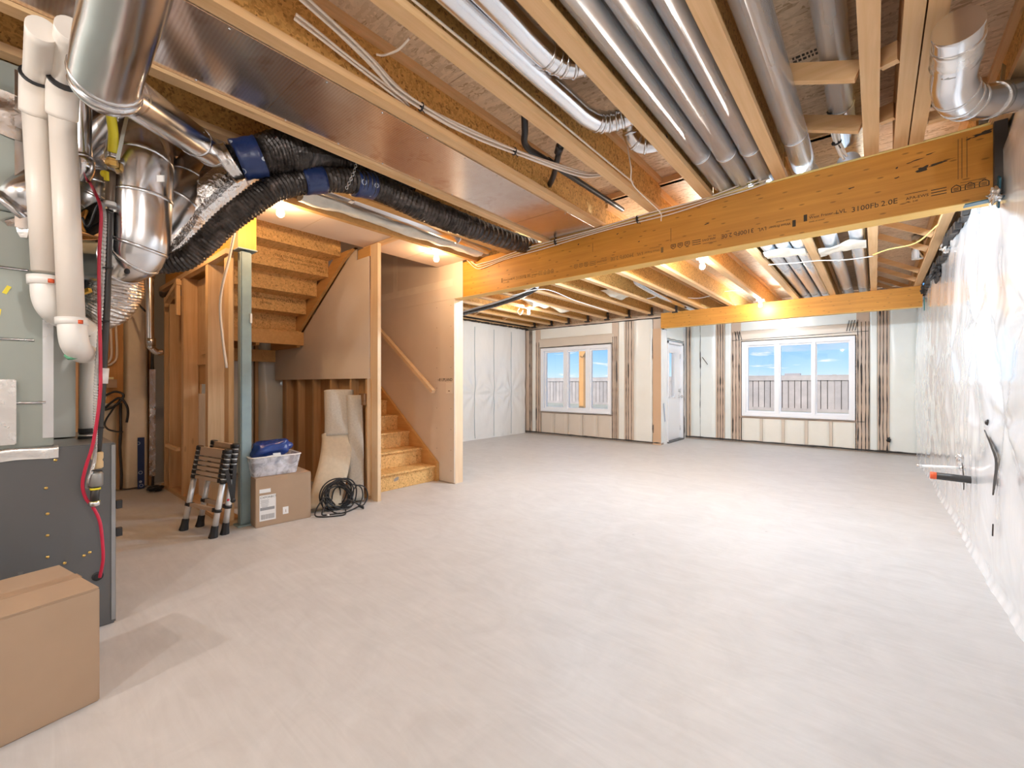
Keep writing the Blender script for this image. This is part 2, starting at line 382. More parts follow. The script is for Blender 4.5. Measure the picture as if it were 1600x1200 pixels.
M['tub'] = None
def tub_mat():
    m, N, L, B = nmat('clear_storage_plastic'); N.remove(B); out = N['Material Output']
    t = N.new('ShaderNodeBsdfTransparent'); p = N.new('ShaderNodeBsdfPrincipled'); p.inputs['Base Color'].default_value = (0.82, 0.82, 0.88, 1); p.inputs['Roughness'].default_value = 0.15
    n = tex_noise(N, L, coords(N, L), 14, 4, 0.6, 1)
    f = ramp(N, L, n, [(0.4, (0.35,)*3), (0.62, (0.85,)*3)])
    mx = N.new('ShaderNodeMixShader'); L.new(f, mx.inputs[0]); L.new(t.outputs[0], mx.inputs[1]); L.new(p.outputs[0], mx.inputs[2]); L.new(mx.outputs[0], out.inputs[0]); return m
M['tub'] = tub_mat()

def bulb_mat(name, col):
    m, N, L, B = nmat(name); N.remove(B); out = N['Material Output']
    t = N.new('ShaderNodeBsdfTransparent'); e = N.new('ShaderNodeEmission'); e.inputs[0].default_value = (*col, 1); e.inputs[1].default_value = 40
    mx = N.new('ShaderNodeMixShader'); mx.inputs[0].default_value = 0.15; L.new(t.outputs[0], mx.inputs[1]); L.new(e.outputs[0], mx.inputs[2]); L.new(mx.outputs[0], out.inputs[0]); return m
BM = {'w': bulb_mat('glowing_warm_glass', BULB_WARM), 's': bulb_mat('glowing_soft_glass', BULB_SOFT), 'c': bulb_mat('glowing_cool_glass', FILL_COOL)}

# ------------------------------------------------------------------ the setting
XR, XL, YFL, YFR, XJ = 0.556, -6.6, 8.37, 9.83, -3.22     # right wall, left wall, far wall left and right part, jog
ZN, ZF = 2.632, 2.585                                      # undersides of near and far joists
JH = 0.302                                                 # joist height
Y1A, Y1B, Z1A, Z1B = 3.535, 3.67, 2.225, 2.632             # main beam
YB = -3.2                                                  # back of the house, behind the camera

fl = MB().box(XL-0.3, XR+0.4, YB-0.2, 10.2, -0.12, 0.0); struct('floor', fl, M['concrete'])

# ceiling: subfloor boards over the joists, each sheet a piece
ceil = struct('ceiling', None, None, (0, 0, ZN))
def sheet(x0, x1, y0, y1, z):
    MB().box(x0+0.002, x1-0.002, y0+0.002, y1-0.002, z, z+0.018).build('subfloor_sheet', M['osb_floor'], ceil)
y = YB; k = 0
while y < 3.6:
    y2 = min(y + 1.22, 3.62)
    xs = [-3.4, -1.9, 0.1, XR+0.3] if k % 2 == 0 else [-3.4, -2.6, -0.9, XR+0.3]
    for a, b in zip(xs, xs[1:]): sheet(a, b, y, y2, ZN+JH)
    if y2 < 1.4: sheet(XL-0.2, -3.4, y, y2, ZN+JH)
    y = y2; k += 1
sheet(XL-0.2, -3.4, 0.46, 1.38, ZN+JH)
sheet(-4.15, -3.4, 1.38, 3.62, ZN+JH)
y = 3.62; k = 0
while y < 9.9:
    y2 = min(y + 1.22, 9.95)
    xs = [XL-0.2, -5.2, -2.8, -0.4, XR+0.3] if k % 2 == 0 else [XL-0.2, -6.0, -4.0, -1.6, XR+0.3]
    for a, b in zip(xs, xs[1:]): sheet(a, b, y, y2, ZF+JH)
    y = y2; k += 1
MB().box(XL-.2, XR+.3, 3.60, 3.66, ZF+JH, ZN+JH+.03).build('joint_filler', M['pine_x'], ceil)
# rough print on the subfloor
for (x, y_, z, w, h, n) in ((-0.98, 2.9, ZN+JH-0.001, .10, .016, 4), (-0.26, 2.72, ZN+JH-0.001, .16, .02, 2), (-0.7, 5.4, ZF+JH-0.001, .12, .02, 2)):
    mb = MB()
    for r in range(n):
        xx = x - w/2
        while xx < x + w/2:
            ww = random.uniform(.008, .022); mb.box(xx, xx+ww, y_+r*h*1.6, y_+r*h*1.6+h, z-0.0008, z); xx += ww+.007
    mb.build('stamp', M['ink'], ceil)

# ---- right wall: concrete behind one big loose vapour barrier
wr = struct('wall_right', None, None, (XR, 3.5, 0))
MB().box(XR+0.07, XR+0.3, YB, 10.0, 0, 2.95).build('foundation', plain('grey_foundation', (0.35, 0.34, 0.33), 0.9), wr)
FOLDS = [(3.05, 1.55), (4.3, 1.62), (2.5, 1.25), (3.45, 1.02), (5.6, 1.5), (6.8, 1.3), (2.0, 1.7), (7.9, 1.7)]
def rw(u, v):
    yy = -1.0 + u*10.95; zz = v*2.72
    d = 0.022*noise.noise((yy*0.9, zz*0.55, 1.3)) + 0.012*noise.noise((yy*2.2+zz*1.1, zz*0.8, 4))
    # slanting pulls, strongest in the middle of the sheet
    m = max(0, 1 - abs(zz-1.15)/1.1)
    s = noise.noise((yy*1.8 - zz*1.7, zz*0.5+yy*0.3, 8)); d += 0.027*m*(1 if yy < 6 else .6)*(1-abs(s)*2.4)*(.55+.6*noise.noise((yy*.7, zz*.9, 3)))
    s = noise.noise((yy*5.2 + zz*1.9, zz*0.7, 21)); d += 0.0045*m*(1-abs(s)*2.6)*(1 if yy < 5 else .3)
    for fy, fz in FOLDS:
        ry, rz = yy-fy, zz-fz; rr = math.hypot(ry, rz)
        if rr < 0.9:
            an = math.atan2(rz, ry); d += 0.055*(1 if fy < 5 else .5)*math.sin(an*6+fy*5+.8*math.sin(an*2))*rr*math.exp(-rr*4.0)*1.6
    d += 0.045*math.exp(-((yy-9.4)/0.5)**2)*math.sin(max(0, min(1, zz/2.5))*math.pi)
    if abs(zz-1.2) < 0.012: d += 0.006
    if zz < 0.05: d += 0.012*noise.noise((yy*9, zz*9, 2)) + (0.05-zz)*0.35
    if zz > 2.45: d -= 0.05*(zz-2.45)/0.27 + 0.03*noise.noise((yy*3, zz*5, 7))
    return (XR - 0.02 - max(-0.03, d), yy, zz)
MB().grid(rw, 420, 110).build('vapour_barrier', M['film_r'], wr)
# tears: dark strips laid on the sheet for the unlit gap behind it
def rip(pts, w):
    P = crv(pts, 6); mb = MB(); n = len(P); V = []
    for i, p in enumerate(P):
        ww = w*math.sin(math.pi*(i+0.3)/(n-0.4))*(0.7+0.5*random.random()); V += [p+Vector((0, -ww, 0)), p+Vector((-.006, 0, 0)), p+Vector((0, ww, 0))]
    F = []
    for i in range(n-1):
        for j in (0, 1): a = i*3+j; F.append([a, a+1, a+4, a+3])
    return mb.add(V, F)
def on_r(yy, zz, off=.012): return Vector(rw((yy+1.0)/10.95, zz/2.72)) - Vector((off, 0, 0))
rip([on_r(3.74, .93), on_r(3.66, .84), on_r(3.60, .76), on_r(3.66, .62), on_r(3.69, .56)], .045).build('tear', M['sealant'], wr)
rip([on_r(3.66, .40), on_r(3.665, .33)], .010).build('tear', M['sealant'], wr)
rip([on_r(4.72, .60), on_r(4.66, .49), on_r(4.70, .40)], .03).build('tear', M['sealant'], wr)
MB().lathe([(0.02, 0), (0.012, 0.012), (0.002, 0.014)], on_r(3.80, .97, 0), (-1, 0, 0), 8).build('staple_tuft', M['sealant'], wr)
# dark ragged blocks for the black gap along the top edge and the blue tape patches round the beam ends
mb = MB()
for i in range(60):
    yy = 3.75 + i*0.1; mb.obox(on_r(yy, 2.50+.03*noise.noise((yy*3, 0, 0)), .03), (.02, 0, 0), (0, .055, random.uniform(-.01, .01)), (0, 0, random.uniform(.012, .035)))
mb.build('sealant_bead', M['sealant'], wr)
def wad(c, r, seed):
    mb = MB()
    def f(u, v):
        a = u*2*math.pi; b = (v-.5)*math.pi; d = Vector((math.cos(a)*math.cos(b)*.6, math.sin(a)*math.cos(b), math.sin(b)))
        return Vector(c) + d*r*(0.8+.7*noise.noise(d*2.3+Vector((seed, 0, 0))))
    return mb.grid(f, 20, 14, False)
MB().obox((XR-.045, 3.49, 2.24), (.004, 0, 0), (0, .02, .012), (0, -.02, .075)).obox((XR-.09, 3.50, 2.205), (.085, 0, .004), (0, .03, 0), (0, 0, .003)).build('tape_patch', plain('teal_tape', (0.01, .10, .16), .35), wr)
wad((XR-.065, 3.47, 2.22), .05, 3).build('film_wad', M['foil_tape'], wr)
MB().box(XR-.06, XR-.01, 3.50, 3.6, 2.24, 2.64).build('sealant_strip', M['sealant'], wr)
MB().obox((XR-.04, 8.24, 2.30), (.004, 0, 0), (0, .03, 0), (0, 0, .085)).build('tape_patch', plain('green_tape', (0.01, .20, .20), .35), wr)
wad((XR-.04, 8.25, 2.50), .07, 5).build('sealant_wad', M['sealant'], wr)
wad((XR-.05, 6.6, 2.42), .10, 9).build('film_wad', M['sealant'], wr)
wad((XR-.05, 5.75, 2.50), .07, 12).build('film_wad', M['foil_tape'], wr)

# ---- left wall
wl = struct('wall_left', None, None, (XL, 4, 0))
MB().box(XL-0.3, XL-0.1, YB, 8.6, 0, 2.95).build('foundation', plain('left_foundation', (0.34, 0.32, 0.30), 0.9), wl)
def lw(u, v):
    yy = 3.72 + u*4.62; zz = v*2.53; d = 0.012*noise.noise((yy*1.2, zz*.7, 3))
    ph = ((yy-6.6)/0.605) % 1.0; d += 0.018*math.sin(ph*math.pi) - 0.012
    m = max(0, 1-abs(zz-1.1)/0.95)
    for sy in (6.6, 7.205, 7.81):
        ry, rz = yy-sy, zz-1.0; rr = math.hypot(ry, rz)
        if rr < .8 and zz < 1.75: d += 0.042*math.sin(math.atan2(rz, ry)*9+sy)*rr*math.exp(-rr*3.3)*2
    d += 0.008*m*noise.noise((yy*7, zz*1.2, 6))
    if zz < .07: d += .02*noise.noise((yy*6, 0, 5))
    return (XL + 0.02 + d, yy, zz)
MB().grid(lw, 180, 80).build('vapour_barrier', M['film_l'], wl)
blue = plain('blue_grey_seam', (0.30, 0.38, 0.42), 0.4)
for sy in (4.8, 5.4, 6.0, 6.6, 7.205, 7.81):
    P = [Vector(lw((sy-3.72)/4.62, z/2.53)) + Vector((.006, .008*noise.noise((z*2, sy, 0)), 0)) for z in [0.03+i*.1 for i in range(25)]]
    MB().tube(P, [0.005+.004*abs(noise.noise((p.z*2, sy, 1))) for p in P], 6).build('stud_line', blue, wl)
MB().box(XL+.0, XL+.08, 3.72, YFL, 2.53, 2.575).build('top_plate', M['stud_y'], wl)
mb = MB()
for i in range(46): yy = 3.8+i*.1; mb.obox((XL+.085, yy, 2.535+.01*noise.noise((yy*4, 1, 0))), (.01, 0, 0), (0, .06, random.uniform(-.01, .01)), (0, 0, random.uniform(.008, .022)))
mb.build('sealant_bead', M['sealant'], wl)
# batts with the film's haze and sheen put on them, beside the furnace and under the stair, each stud bay its own
def batt(x, y0, y1, z0, z1, mat, parent, depth=.07, seed=0, axis='x'):
    def f(u, v):
        uu = y0+(y1-y0)*u; zz = z0+(z1-z0)*v; e = min(1, min(u, 1-u)*7)
        d = depth*(e**0.6)*(0.75+.5*noise.noise((uu*2.2, zz*1.4, seed)))
        return (x+d, uu, zz) if axis == 'x' else (uu, x-d, zz)
    return MB().grid(f, 16, 30).build('insulation_batt', mat, parent)
for i, (a, b, mt) in enumerate(((.20, .52, 'batt_warm'), (.56, .875, 'batt_warm'), (.905, 1.145, 'batt_warm'), (1.5, 1.9, 'batt_green'), (1.94, 2.28, 'batt_green'), (2.34, 2.68, 'batt_green'), (2.74, 3.1, 'batt_green'))):
    batt(XL+.02, a, b, 0.02, 2.5, M[mt], wl, .16 if a < 1.2 else .12, i)
for yy in (.18, .54, .885, 1.17, 1.92, 2.31, 2.71): MB().box(XL-.1, XL+.05, yy-.02, yy+.02, 0, 2.5).build('stud', M['stud_z'], wl)
for k, yy in enumerate((.888, 1.165)):
    P = [Vector((XL+.15, yy+.012*noise.noise((z*3, k, 0)), z)) for z in [0.02+i*.08 for i in range(29)]]
    MB().tube(P, [.012+.008*abs(noise.noise((p.z*4, k, 5))) for p in P], 6).build('sealant_bead', M['sealant'], wl)
MB().obox((XL+.19, 1.055, .30), (.006, 0, 0), (0, .03, 0), (0, 0, .29)).build('tape_strip', M['tape'], wl)
MB().obox((XL+.17, 1.16, .75), (.006, 0, 0), (0, .028, 0), (0, 0, .62)).build('film_edge', M['foil_tape'], wl)
MB().obox((XL+.17, .80, 1.55), (.012, 0, 0), (0, .105, 0), (0, 0, .56)).build('backer_board', wood('orange_lit_plywood', (.66, .34, .10), (.5, .22, .05), 'z'), wl)  # orange lamplight mixed into the plywood colour

# back wall, behind the camera, and the wall behind the furnace
MB_ = MB().box(XL-.3, XR+.3, YB-.2, YB, 0, 2.95); struct('wall_back', MB_, plain('plain_back_wall', (.70, .68, .64), .8))

# ---- far wall, left part and right part: studs, batts, openings, black sealant lines
def far_wall(name, y0, x0, x1, ztop, studs, bays, win, cool):
    w = struct(name, None, None, ((x0+x1)/2, y0, 0))
    bm_ = M['batt_green'] if cool else M['batt']
    wx0, wx1, wz0, wz1 = win
    sh = MB()
    for a, b, c, d in ((x0+(.0 if cool else -.1), wx0, 0, 2.95), (wx1, x1-(.0 if cool else .01), 0, 2.95), (wx0, wx1, 0, wz0), (wx0, wx1, wz1, 2.95)): sh.box(a, b, y0+.14, y0+.17, c, d)
    sh.build('sheathing', M['osb_floor'], w)
    MB().box(x0, x1, y0, y0+.14, 0, .038).build('bottom_plate', plain('dirty_plate', (.30, .25, .21), .6), w)
    MB().box(x0, x1, y0, y0+.14, ztop, ztop+.04).build('top_plate', M['wallstud'], w)
    for a, b in studs: MB().box(a, b, y0+.004, y0+.14, .038, ztop).build('stud', M['wallstud'], w)
    for i, (a, b) in enumerate(bays): batt(y0+.02, a, b, .04, ztop, bm_, w, .028, i, 'y')
    # over and under the window
    MB().box(wx0-.06, wx1+.06, y0, y0+.14, wz1+.02, wz1+.22).build('header', M['batt_brown'], w)
    batt(y0+.02, wx0-.05, wx1+.05, wz1+.225, ztop, bm_, w, .025, 9, 'y')
    MB().box(wx0-.04, wx1+.04, y0, y0+.14, wz0-.045, wz0-.008).build('sill_plate', M['wallstud'], w)
    n = 5; xs = [wx0-.03+(wx1-wx0+.06)*i/n for i in range(n+1)]
    for i in range(n): batt(y0+.02, xs[i]+.025, xs[i+1]-.025, .04, wz0-.045, M['batt_brown'] if not cool else M['batt'], w, .025, i+20, 'y')
    for x in xs[1:-1]: MB().box(x-.022, x+.022, y0+.01, y0+.14, .038, wz0-.045).build('stud', M['batt_brown'], w)
    return w
def bead(w, x, y, z0, z1, r=.006, seed=0):
    n = max(4, int((z1-z0)/.07)); P = [Vector((x+.006*noise.noise((z*3, x*7, seed)), y, z)) for z in [z0+(z1-z0)*i/n for i in range(n+1)]]
    MB().tube(P, [r*(0.55+1.5*abs(noise.noise((p.z*6, x*3, seed+4)))+(1.3 if noise.noise((p.z*1.7, x*9, 2)) > .33 else 0)) for p in P], 5).build('sealant_bead', M['sealant'], w)
def hbead(w, x0, x1, y, z0, z1, r=.006):
    n = max(4, int(abs(x1-x0)/.08)); P = [Vector((x0+(x1-x0)*i/n, y, z0+(z1-z0)*i/n+.006*noise.noise((i*.5, z0*9, 2)))) for i in range(n+1)]
    MB().tube(P, [r*(0.7+.9*abs(noise.noise((p.x*5, 1, 4)))) for p in P], 5).build('sealant_bead', M['sealant'], w)
W1 = (-6.13, -4.29, .555, 2.045); W2 = (-2.10, -0.28, .55, 2.06)
wfl = far_wall('wall_far', YFL, XL, XJ, 2.50, [(-6.60, -6.40), (-6.29, -6.15), (-4.27, -4.13), (-3.99, -3.79), (-3.385, -3.225)],
               [(-6.40, -6.29), (-4.13, -3.99), (-3.79, -3.385)], W1, False)
wfr = far_wall('wall_far_recess', YFR, XJ, XR+.05, 2.545, [(-3.2, -3.12), (-2.6, -2.43), (-2.30, -2.12), (-.26, -.08), (.03, .18)],
               [(-3.12, -2.6), (-2.43, -2.30), (-.08, .03), (.18, .53)], W2, True)
for x, a, b in ((-6.47, .02, 2.5), (-6.44, .02, 2.5), (-6.41, .3, 2.5), (-6.265, .02, 2.2), (-6.19, .02, 2.2), (-4.25, .02, 2.2), (-4.20, .02, 2.2), (-4.16, .02, 2.2), (-3.95, .02, 2.5), (-3.90, .02, 2.5), (-3.83, .02, 2.5), (-3.385, .02, 2.5), (-3.37, .02, 1.7)): bead(wfl, x, YFL-.004, a, b, .0055)
for x, a, b in ((-3.14, .02, 2.5), (-2.915, .02, 2.5), (-2.56, .02, 2.5), (-2.51, .02, 2.5), (-2.46, .02, 2.5), (-2.27, .02, 2.27), (-2.21, .02, 2.27), (-2.15, .02, 2.27), (-.24, .02, 2.3), (-.19, .02, 2.3), (-.135, .02, 2.3), (-.09, .02, 2.3), (.055, .02, 2.5), (.10, .02, 2.5), (.15, .02, 2.5)): bead(wfr, x, YFR-.004, a, b, .0055)
hbead(wfl, -6.6, XJ, YFL-.006, 2.515, 2.50, .012); hbead(wfl, -6.6, XJ, YFL-.004, .045, .04, .014); hbead(wfr, XJ, .55, YFR-.004, .045, .04, .016)
hbead(wfl, -6.16, -4.26, YFL-.006, 2.065, 2.07); hbead(wfl, -6.16, -4.26, YFL-.006, .53, .535)
hbead(wfr, -2.28, -.10, YFR-.006, 2.10, 2.13, .005); hbead(wfr, -2.15, -.15, YFR-.006, .52, .53, .005)
for dx in (0, .04, .08, .12): # scribbled sealant at the header ends
    MB().bar((-.40+dx, YFR-.01, 2.15), (-.36+dx, YFR-.01, 2.34), .01, .006, (0, -1, 0)).build('sealant_bead', M['sealant'], wfr)
for dx in (0, .05, .10): MB().bar((-2.2+dx, YFR-.01, 2.10), (-2.23+dx*.9, YFR-.01, 2.29), .01, .006, (0, -1, 0)).build('sealant_bead', M['sealant'], wfr)
MB().bar((-2.87, YFR-.02, 1.78), (-2.76, YFR-.02, 1.62), .012, .006, (0, -1, 0)).build('sealant_bead', M['sealant'], wfr)
wad((.17, YFR-.02, .24), .05, 4).build('sealant_wad', M['sealant'], wfr)
# rim above the plates: hanger blocks between the joist ends
MB().box(XL, XJ, YFL+.15, YFL+.19, 2.54, 2.9).build('rim_board', M['batt'], wfl)
MB().box(XJ, XR+.05, YFR+.15, YFR+.19, 2.55, 2.9).build('rim_board', M['batt_green'], wfr)

# ---- jog wall with the door, facing the right-hand wall
wj = struct('wall_jog', None, None, (XJ, 9.1, 0))
MB().box(XJ-.14, XJ-.001, YFL+.001, 8.70, 0, 2.287).build('stud_pack', M['film_l'], wj)
MB().box(XJ-.14, XJ-.001, 8.70, 9.65, 2.10, 2.90).build('header', M['batt_green'], wj)
MB().box(XJ-.14, XJ-.001, 9.65, YFR+.17, 0, 2.9).build('stud_pack', M['film_l'], wj)
MB().box(XJ-.14, XJ-.001, YFL+.141, 8.70, 2.30, 2.90).build('beam_pocket', M['batt_green'], wj)
bead(wj, XJ+.004, 9.69, .02, 2.1, .006); hb = MB().tube([(XJ+.004, 8.70+i*.1, 2.12+.006*math.sin(i*2)) for i in range(11)], .006, 5); hb.build('sealant_bead', M['sealant'], wj)
wad((XJ+.03, 8.42, 2.31), .045, 8).build('sealant_wad', M['sealant'], wj)
MB().box(XJ-.16, XJ+.004, YFL-.012, YFL-.0005, .0, 2.29).build('corner_stud', M['corner'], wj)
MB().bar((XJ+.004, 8.58, .45), (XJ+.004, 8.50, .82), .05, .003, (1, 0, 0)).build('blue_smear', plain('blue_smear', (.35, .42, .52), .5), wj)

d1 = struct('door_1', None, None, (XJ, 9.17, 0))
fr = MB(); fr.box(XJ-.13, XJ+.012, 8.715, 8.76, .03, 2.075).box(XJ-.13, XJ+.012, 9.58, 9.635, .03, 2.075).box(XJ-.13, XJ+.012, 8.715, 9.635, 2.03, 2.075)
fr.build('door_frame', M['vinyl'], d1)
MB().box(XJ-.16, XJ+.03, 8.715, 9.635, 0, .03).build('threshold', plain('dark_threshold', (.12, .12, .12), .5), d1)
leaf = MB(); lx0, lx1 = XJ-.09, XJ-.045
for a, b, c, d in ((8.765, 8.90, .035, 2.025), (9.22, 9.575, .035, 2.025), (8.90, 9.22, .035, .92), (8.90, 9.22, 1.86, 2.025)): leaf.box(lx0, lx1, a, b, c, d)
lf = leaf.build('door_leaf', M['vinyl'], d1)
MB().box(lx0+.015, lx0+.02, 8.90, 9.22, .92, 1.86).build('pane', M['glass'], lf)
gl = MB(); 
for a, b, c, d in ((8.88, 8.91, .90, 1.88), (9.21, 9.24, .90, 1.88), (8.88, 9.24, .90, .93), (8.88, 9.24, 1.85, 1.88)): gl.box(lx0-.008, lx1+.012, a, b, c, d)
gl.build('lite_frame', M['vinyl'], lf)
MB().lathe([(.03, 0), (.03, .01), (.011, .014), (.011, .045), (.026, .055), (.026, .08), (.01, .088)], (lx1, 9.505, .93), (1, 0, 0)).build('door_knob', M['galv'], lf)
MB().lathe([(.03, 0), (.03, .012), (.018, .02), (.002, .021)], (lx1, 9.505, 1.06), (1, 0, 0)).build('deadbolt', M['galv'], lf)
for z in (.25, 1.05, 1.8): MB().box(lx1, lx1+.012, 9.56, 9.60, z-.05, z+.05).build('hinge', M['galv'], d1)

# ---- windows
def window(n, y0, W, panes):
    x0, x1, z0, z1 = W; w = struct('window_%d' % n, None, None, ((x0+x1)/2, y0, z0))
    f = MB(); t = .075
    f.box(x0, x1, y0-.012, y0+.12, z0, z0+t).box(x0, x1, y0-.012, y0+.12, z1-t, z1).box(x0, x0+t, y0-.012, y0+.12, z0+t, z1-t).box(x1-t, x1, y0-.012, y0+.12, z0+t, z1-t)
    f.build('window_frame', M['vinyl'], w)
    inner = MB(); s = .035
    for a, b in panes:
        inner.box(a-s, a, y0+.03, y0+.09, z0+t, z1-t).box(b, b+s, y0+.03, y0+.09, z0+t, z1-t).box(a, b, y0+.03, y0+.09, z0+t, z0+t+s).box(a, b, y0+.03, y0+.09, z1-t-s, z1-t)
        MB().box(a, b, y0+.058, y0+.064, z0+t+s, z1-t-s).build('pane', M['glass'], w)
    inner.build('sash', M['vinyl'], w)
    for (a, b), (c, d) in zip(panes, panes[1:]): MB().box(b+s*.6, c-s*.6, y0-.004, y0+.115, z0+t, z1-t).build('mullion', M['vinyl'], w)
    MB().box(x0+.05, x1-.05, y0-.03, y0-.012, z0+.005, z0+.03).build('sill_lip', M['vinyl'], w)
    return w
window(1, YFL, W1, [(-6.0, -5.51), (-5.37, -4.93), (-4.78, -4.36)])
window(2, YFR, W2, [(-1.99, -1.53), (-1.42, -.93), (-.84, -.37)])

# ---- outside: yard, board fence, deck post, a roof beyond
yard = MB().grid(lambda u, v: (-40+80*u, 10.05+50*v, -.12+.44*min(1, v*50/7.0)), 4, 60); o = yard.build('ground', M['grass']); o['kind'] = 'structure'
FY = 17.0
fence = thing('board_fence', 'weathered grey board fence across the yard outside both windows', 'fence', (-4, FY, .3))
fm = [plain('fence_board_%d' % i, c, .8, 0, .12, 3) for i, c in enumerate(((.58, .49, .44), (.54, .46, .41), (.62, .53, .47), (.50, .43, .39)))]
x = -17.0; i = 0
while x < 3.6:
    w_ = .154; z = random.uniform(-.01, .01)
    if i == 0: shared = {}
    MB().box(x, x+w_, FY, FY+.02, .33, 1.33).build('board', fm[random.randrange(4)], fence); x += .176; i += 1
MB().box(-17.1, 3.8, FY+.034, FY+.044, .36, 1.32).build('gap_shade_sheet', plain('painted_gap_shade', (.10, .085, .075), .9), fence)  # added dark sheet that paints the shade in the board gaps
MB().box(-17.1, 3.8, FY-.03, FY, 1.32, 1.46).build('top_rail', fm[2], fence); MB().box(-17.1, 3.8, FY-.035, FY+.08, 1.46, 1.49).build('cap', fm[0], fence)
MB().box(-17.1, 3.8, FY-.04, FY, .30, .40).build('bottom_rail', fm[1], fence)
for x in (-16, -13.5, -11, -8.5, -6, -3.5, -1, 1.5, 3.5): MB().box(x-.05, x+.05, FY+.02, FY+.12, .25, 1.5).build('post', fm[3], fence)
dp = thing('deck_post', 'orange treated wood post with a knee brace outside the left window', 'post', (-7.45, 12.5, 0))
op = wood('treated_post', (.95, .48, .16), (.85, .38, .11), 'z')
MB().box(-7.535, -7.365, 12.42, 12.59, -.1, 2.9).build('post', op, dp)
MB().bar((-7.43, 12.40, 2.12), (-6.95, 12.40, 2.85), .12, .05, (0, 1, 0)).build('knee_brace', op, dp)
hs = thing('house', 'distant pale house whose ridge and chimney just clear the fence', 'house', (-5.0, 48, .3))
hm = plain('far_house', (.52, .45, .42), .8)
MB().box(-11, 1, 46, 54, 0, 1.6).build('wall', plain('far_siding', (.6, .56, .52), .8), hs)
MB().prism([(-11.4, 1.6), (1.4, 1.6), (1.0, 1.9), (-11.0, 1.9)], 45.6, 54.4).build('roof', hm, hs)
MB().box(-6.6, -5.4, 48, 49, 1.85, 2.2).build('chimney', hm, hs)

# ------------------------------------------------------------------ beams and joists
def ord_(n): return ['first', 'second', 'third', 'fourth', 'fifth', 'sixth', 'seventh', 'eighth', 'ninth', 'tenth', 'eleventh', 'twelfth', 'thirteenth', 'fourteenth', 'fifteenth', 'sixteenth'][n]
mbm = thing('main_beam', 'deep orange veneer-lumber beam crossing the middle of the basement, printed with black stamps', 'beam', (-1.65, 3.6, Z1A))
MB().box(-3.87, XR-.02, Y1A, Y1B, Z1A+.004, Z1B).build('beam_body', M['lvl_x'], mbm)
MB().box(-3.87, XR-.02, Y1A+.0005, Y1B-.0005, Z1A, Z1A+.004).build('underside', M['lvl_edge'], mbm)
MB().box(-2.0, XR-.06, Y1A-.002, Y1A+.04, Z1B, Z1B+.006).build('top_edge', M['lvl_edge'], mbm)
ROT = Matrix(((1, 0, 0, 0), (0, 0, -1, 0), (0, 1, 0, 0), (0, 0, 0, 1)))      # text plane xy -> xz, facing -Y
def stamp_row(x0, flip, mat, s=1.0):
    """one run of the mill's print, about 0.86 m long: words, numbers, bars and three house marks"""
    T = MB(); zc = 2.318
    base = Matrix.Translation((x0, Y1A-.0006, zc)) @ ROT
    if flip: base = Matrix.Translation((x0+.86*s, Y1A-.0006, zc)) @ Matrix.Rotation(R(180), 4, 'Y') @ ROT
    def put(b, size, x, y=0.0): T.add(*text_geo(b, size, base @ Matrix.Translation((x*s, y-.014, 0))))
    def rect(x, y, w, h): T.add([base @ Vector(p) for p in ((x*s, y, 0), ((x+w)*s, y, 0), ((x+w)*s, y+h, 0), (x*s, y+h, 0))], [(0, 1, 2, 3)])
    put('West Fraser', .026, .03, .012); put('LVL', .036, .175, .008); rect(.0, -.012, .02, .045); put('made of veneer', .014, .03, -.012)
    put('3100Fb', .046, .255); put('2.0E', .046, .40)
    put('APA-EWS', .024, .515, .006); rect(.51, .026, .10, .003); put('PRL  2.0E', .014, .515, -.012)
    for y in (-.014, .002, .018): rect(.625, y, .065, .005)
    for hx in (.71, .765, .82):                                # house mark: pitched roof over a square
        pts = [(hx, -.016), (hx+.036, -.016), (hx+.036, .008), (hx+.018, .022), (hx, .008)]
        for (a, b), (c, d) in zip(pts, pts[1:]+pts[:1]):
            p, q = Vector((a*s, b, 0)), Vector((c*s, d, 0)); n = Vector((-(q-p).y, (q-p).x, 0)).normalized()*.0022
            T.add([base @ (p-n), base @ (q-n), base @ (q+n), base @ (p+n)], [(0, 1, 2, 3)])
        for yy in (-.010, -.004, .002): rect(hx+.007, yy, .022, .003)
    T.build('stamp', mat, mbm)
stamp_row(-.375, False, M['ink']); stamp_row(-1.28, True, M['ink']); stamp_row(-2.20, True, M['ink_faint']); stamp_row(-3.12, False, M['ink_faint'], .8)
# black scars and pencil lines at the right end
def blot(cx, cz, w, h, seed):
    P = []
    for i in range(22):
        a = 2*math.pi*i/22; k = .65+.7*noise.noise((math.cos(a)*1.6, math.sin(a)*1.6, seed)); P.append((cx+math.cos(a)*w*k, Y1A-.001, cz+math.sin(a)*h*k+math.cos(a)*w*.12))
    return P
sc_ = MB()
for a in ((.215, 2.475, .042, .022, 1), (.285, 2.488, .07, .008, 2), (.46, 2.60, .06, .012, 3), (.41, 2.585, .03, .006, 9), (.17, 2.535, .05, .006, 4), (.245, 2.555, .035, .004, 5), (.10, 2.52, .012, .006, 6), (.10, 2.46, .015, .006, 7), (-.12, 2.46, .03, .005, 8), (-1.75, 2.53, .014, .009, 11), (-2.15, 2.52, .012, .008, 12), (-1.0, 2.44, .03, .006, 13), (-1.55, 2.42, .012, .006, 14)):
    P = blot(*a); sc_.add(P, [list(range(len(P)))[::-1]])
sc_.build('scar', M['ink'], mbm)
ln = MB()
for x in (.36, .375, .395): ln.box(x, x+.003, Y1A-.001, Y1A, 2.37, 2.60)
for z in (2.30, 2.315, 2.33, 2.345): ln.box(.37, .47, Y1A-.001, Y1A, z, z+.003)
for x, a, b in ((-2.0, 2.42, 2.50), (-1.28, 2.36, 2.47)): ln.box(x, x+.004, Y1A-.001, Y1A, a, b)
ln.build('pencil_line', M['ink_faint'], mbm)

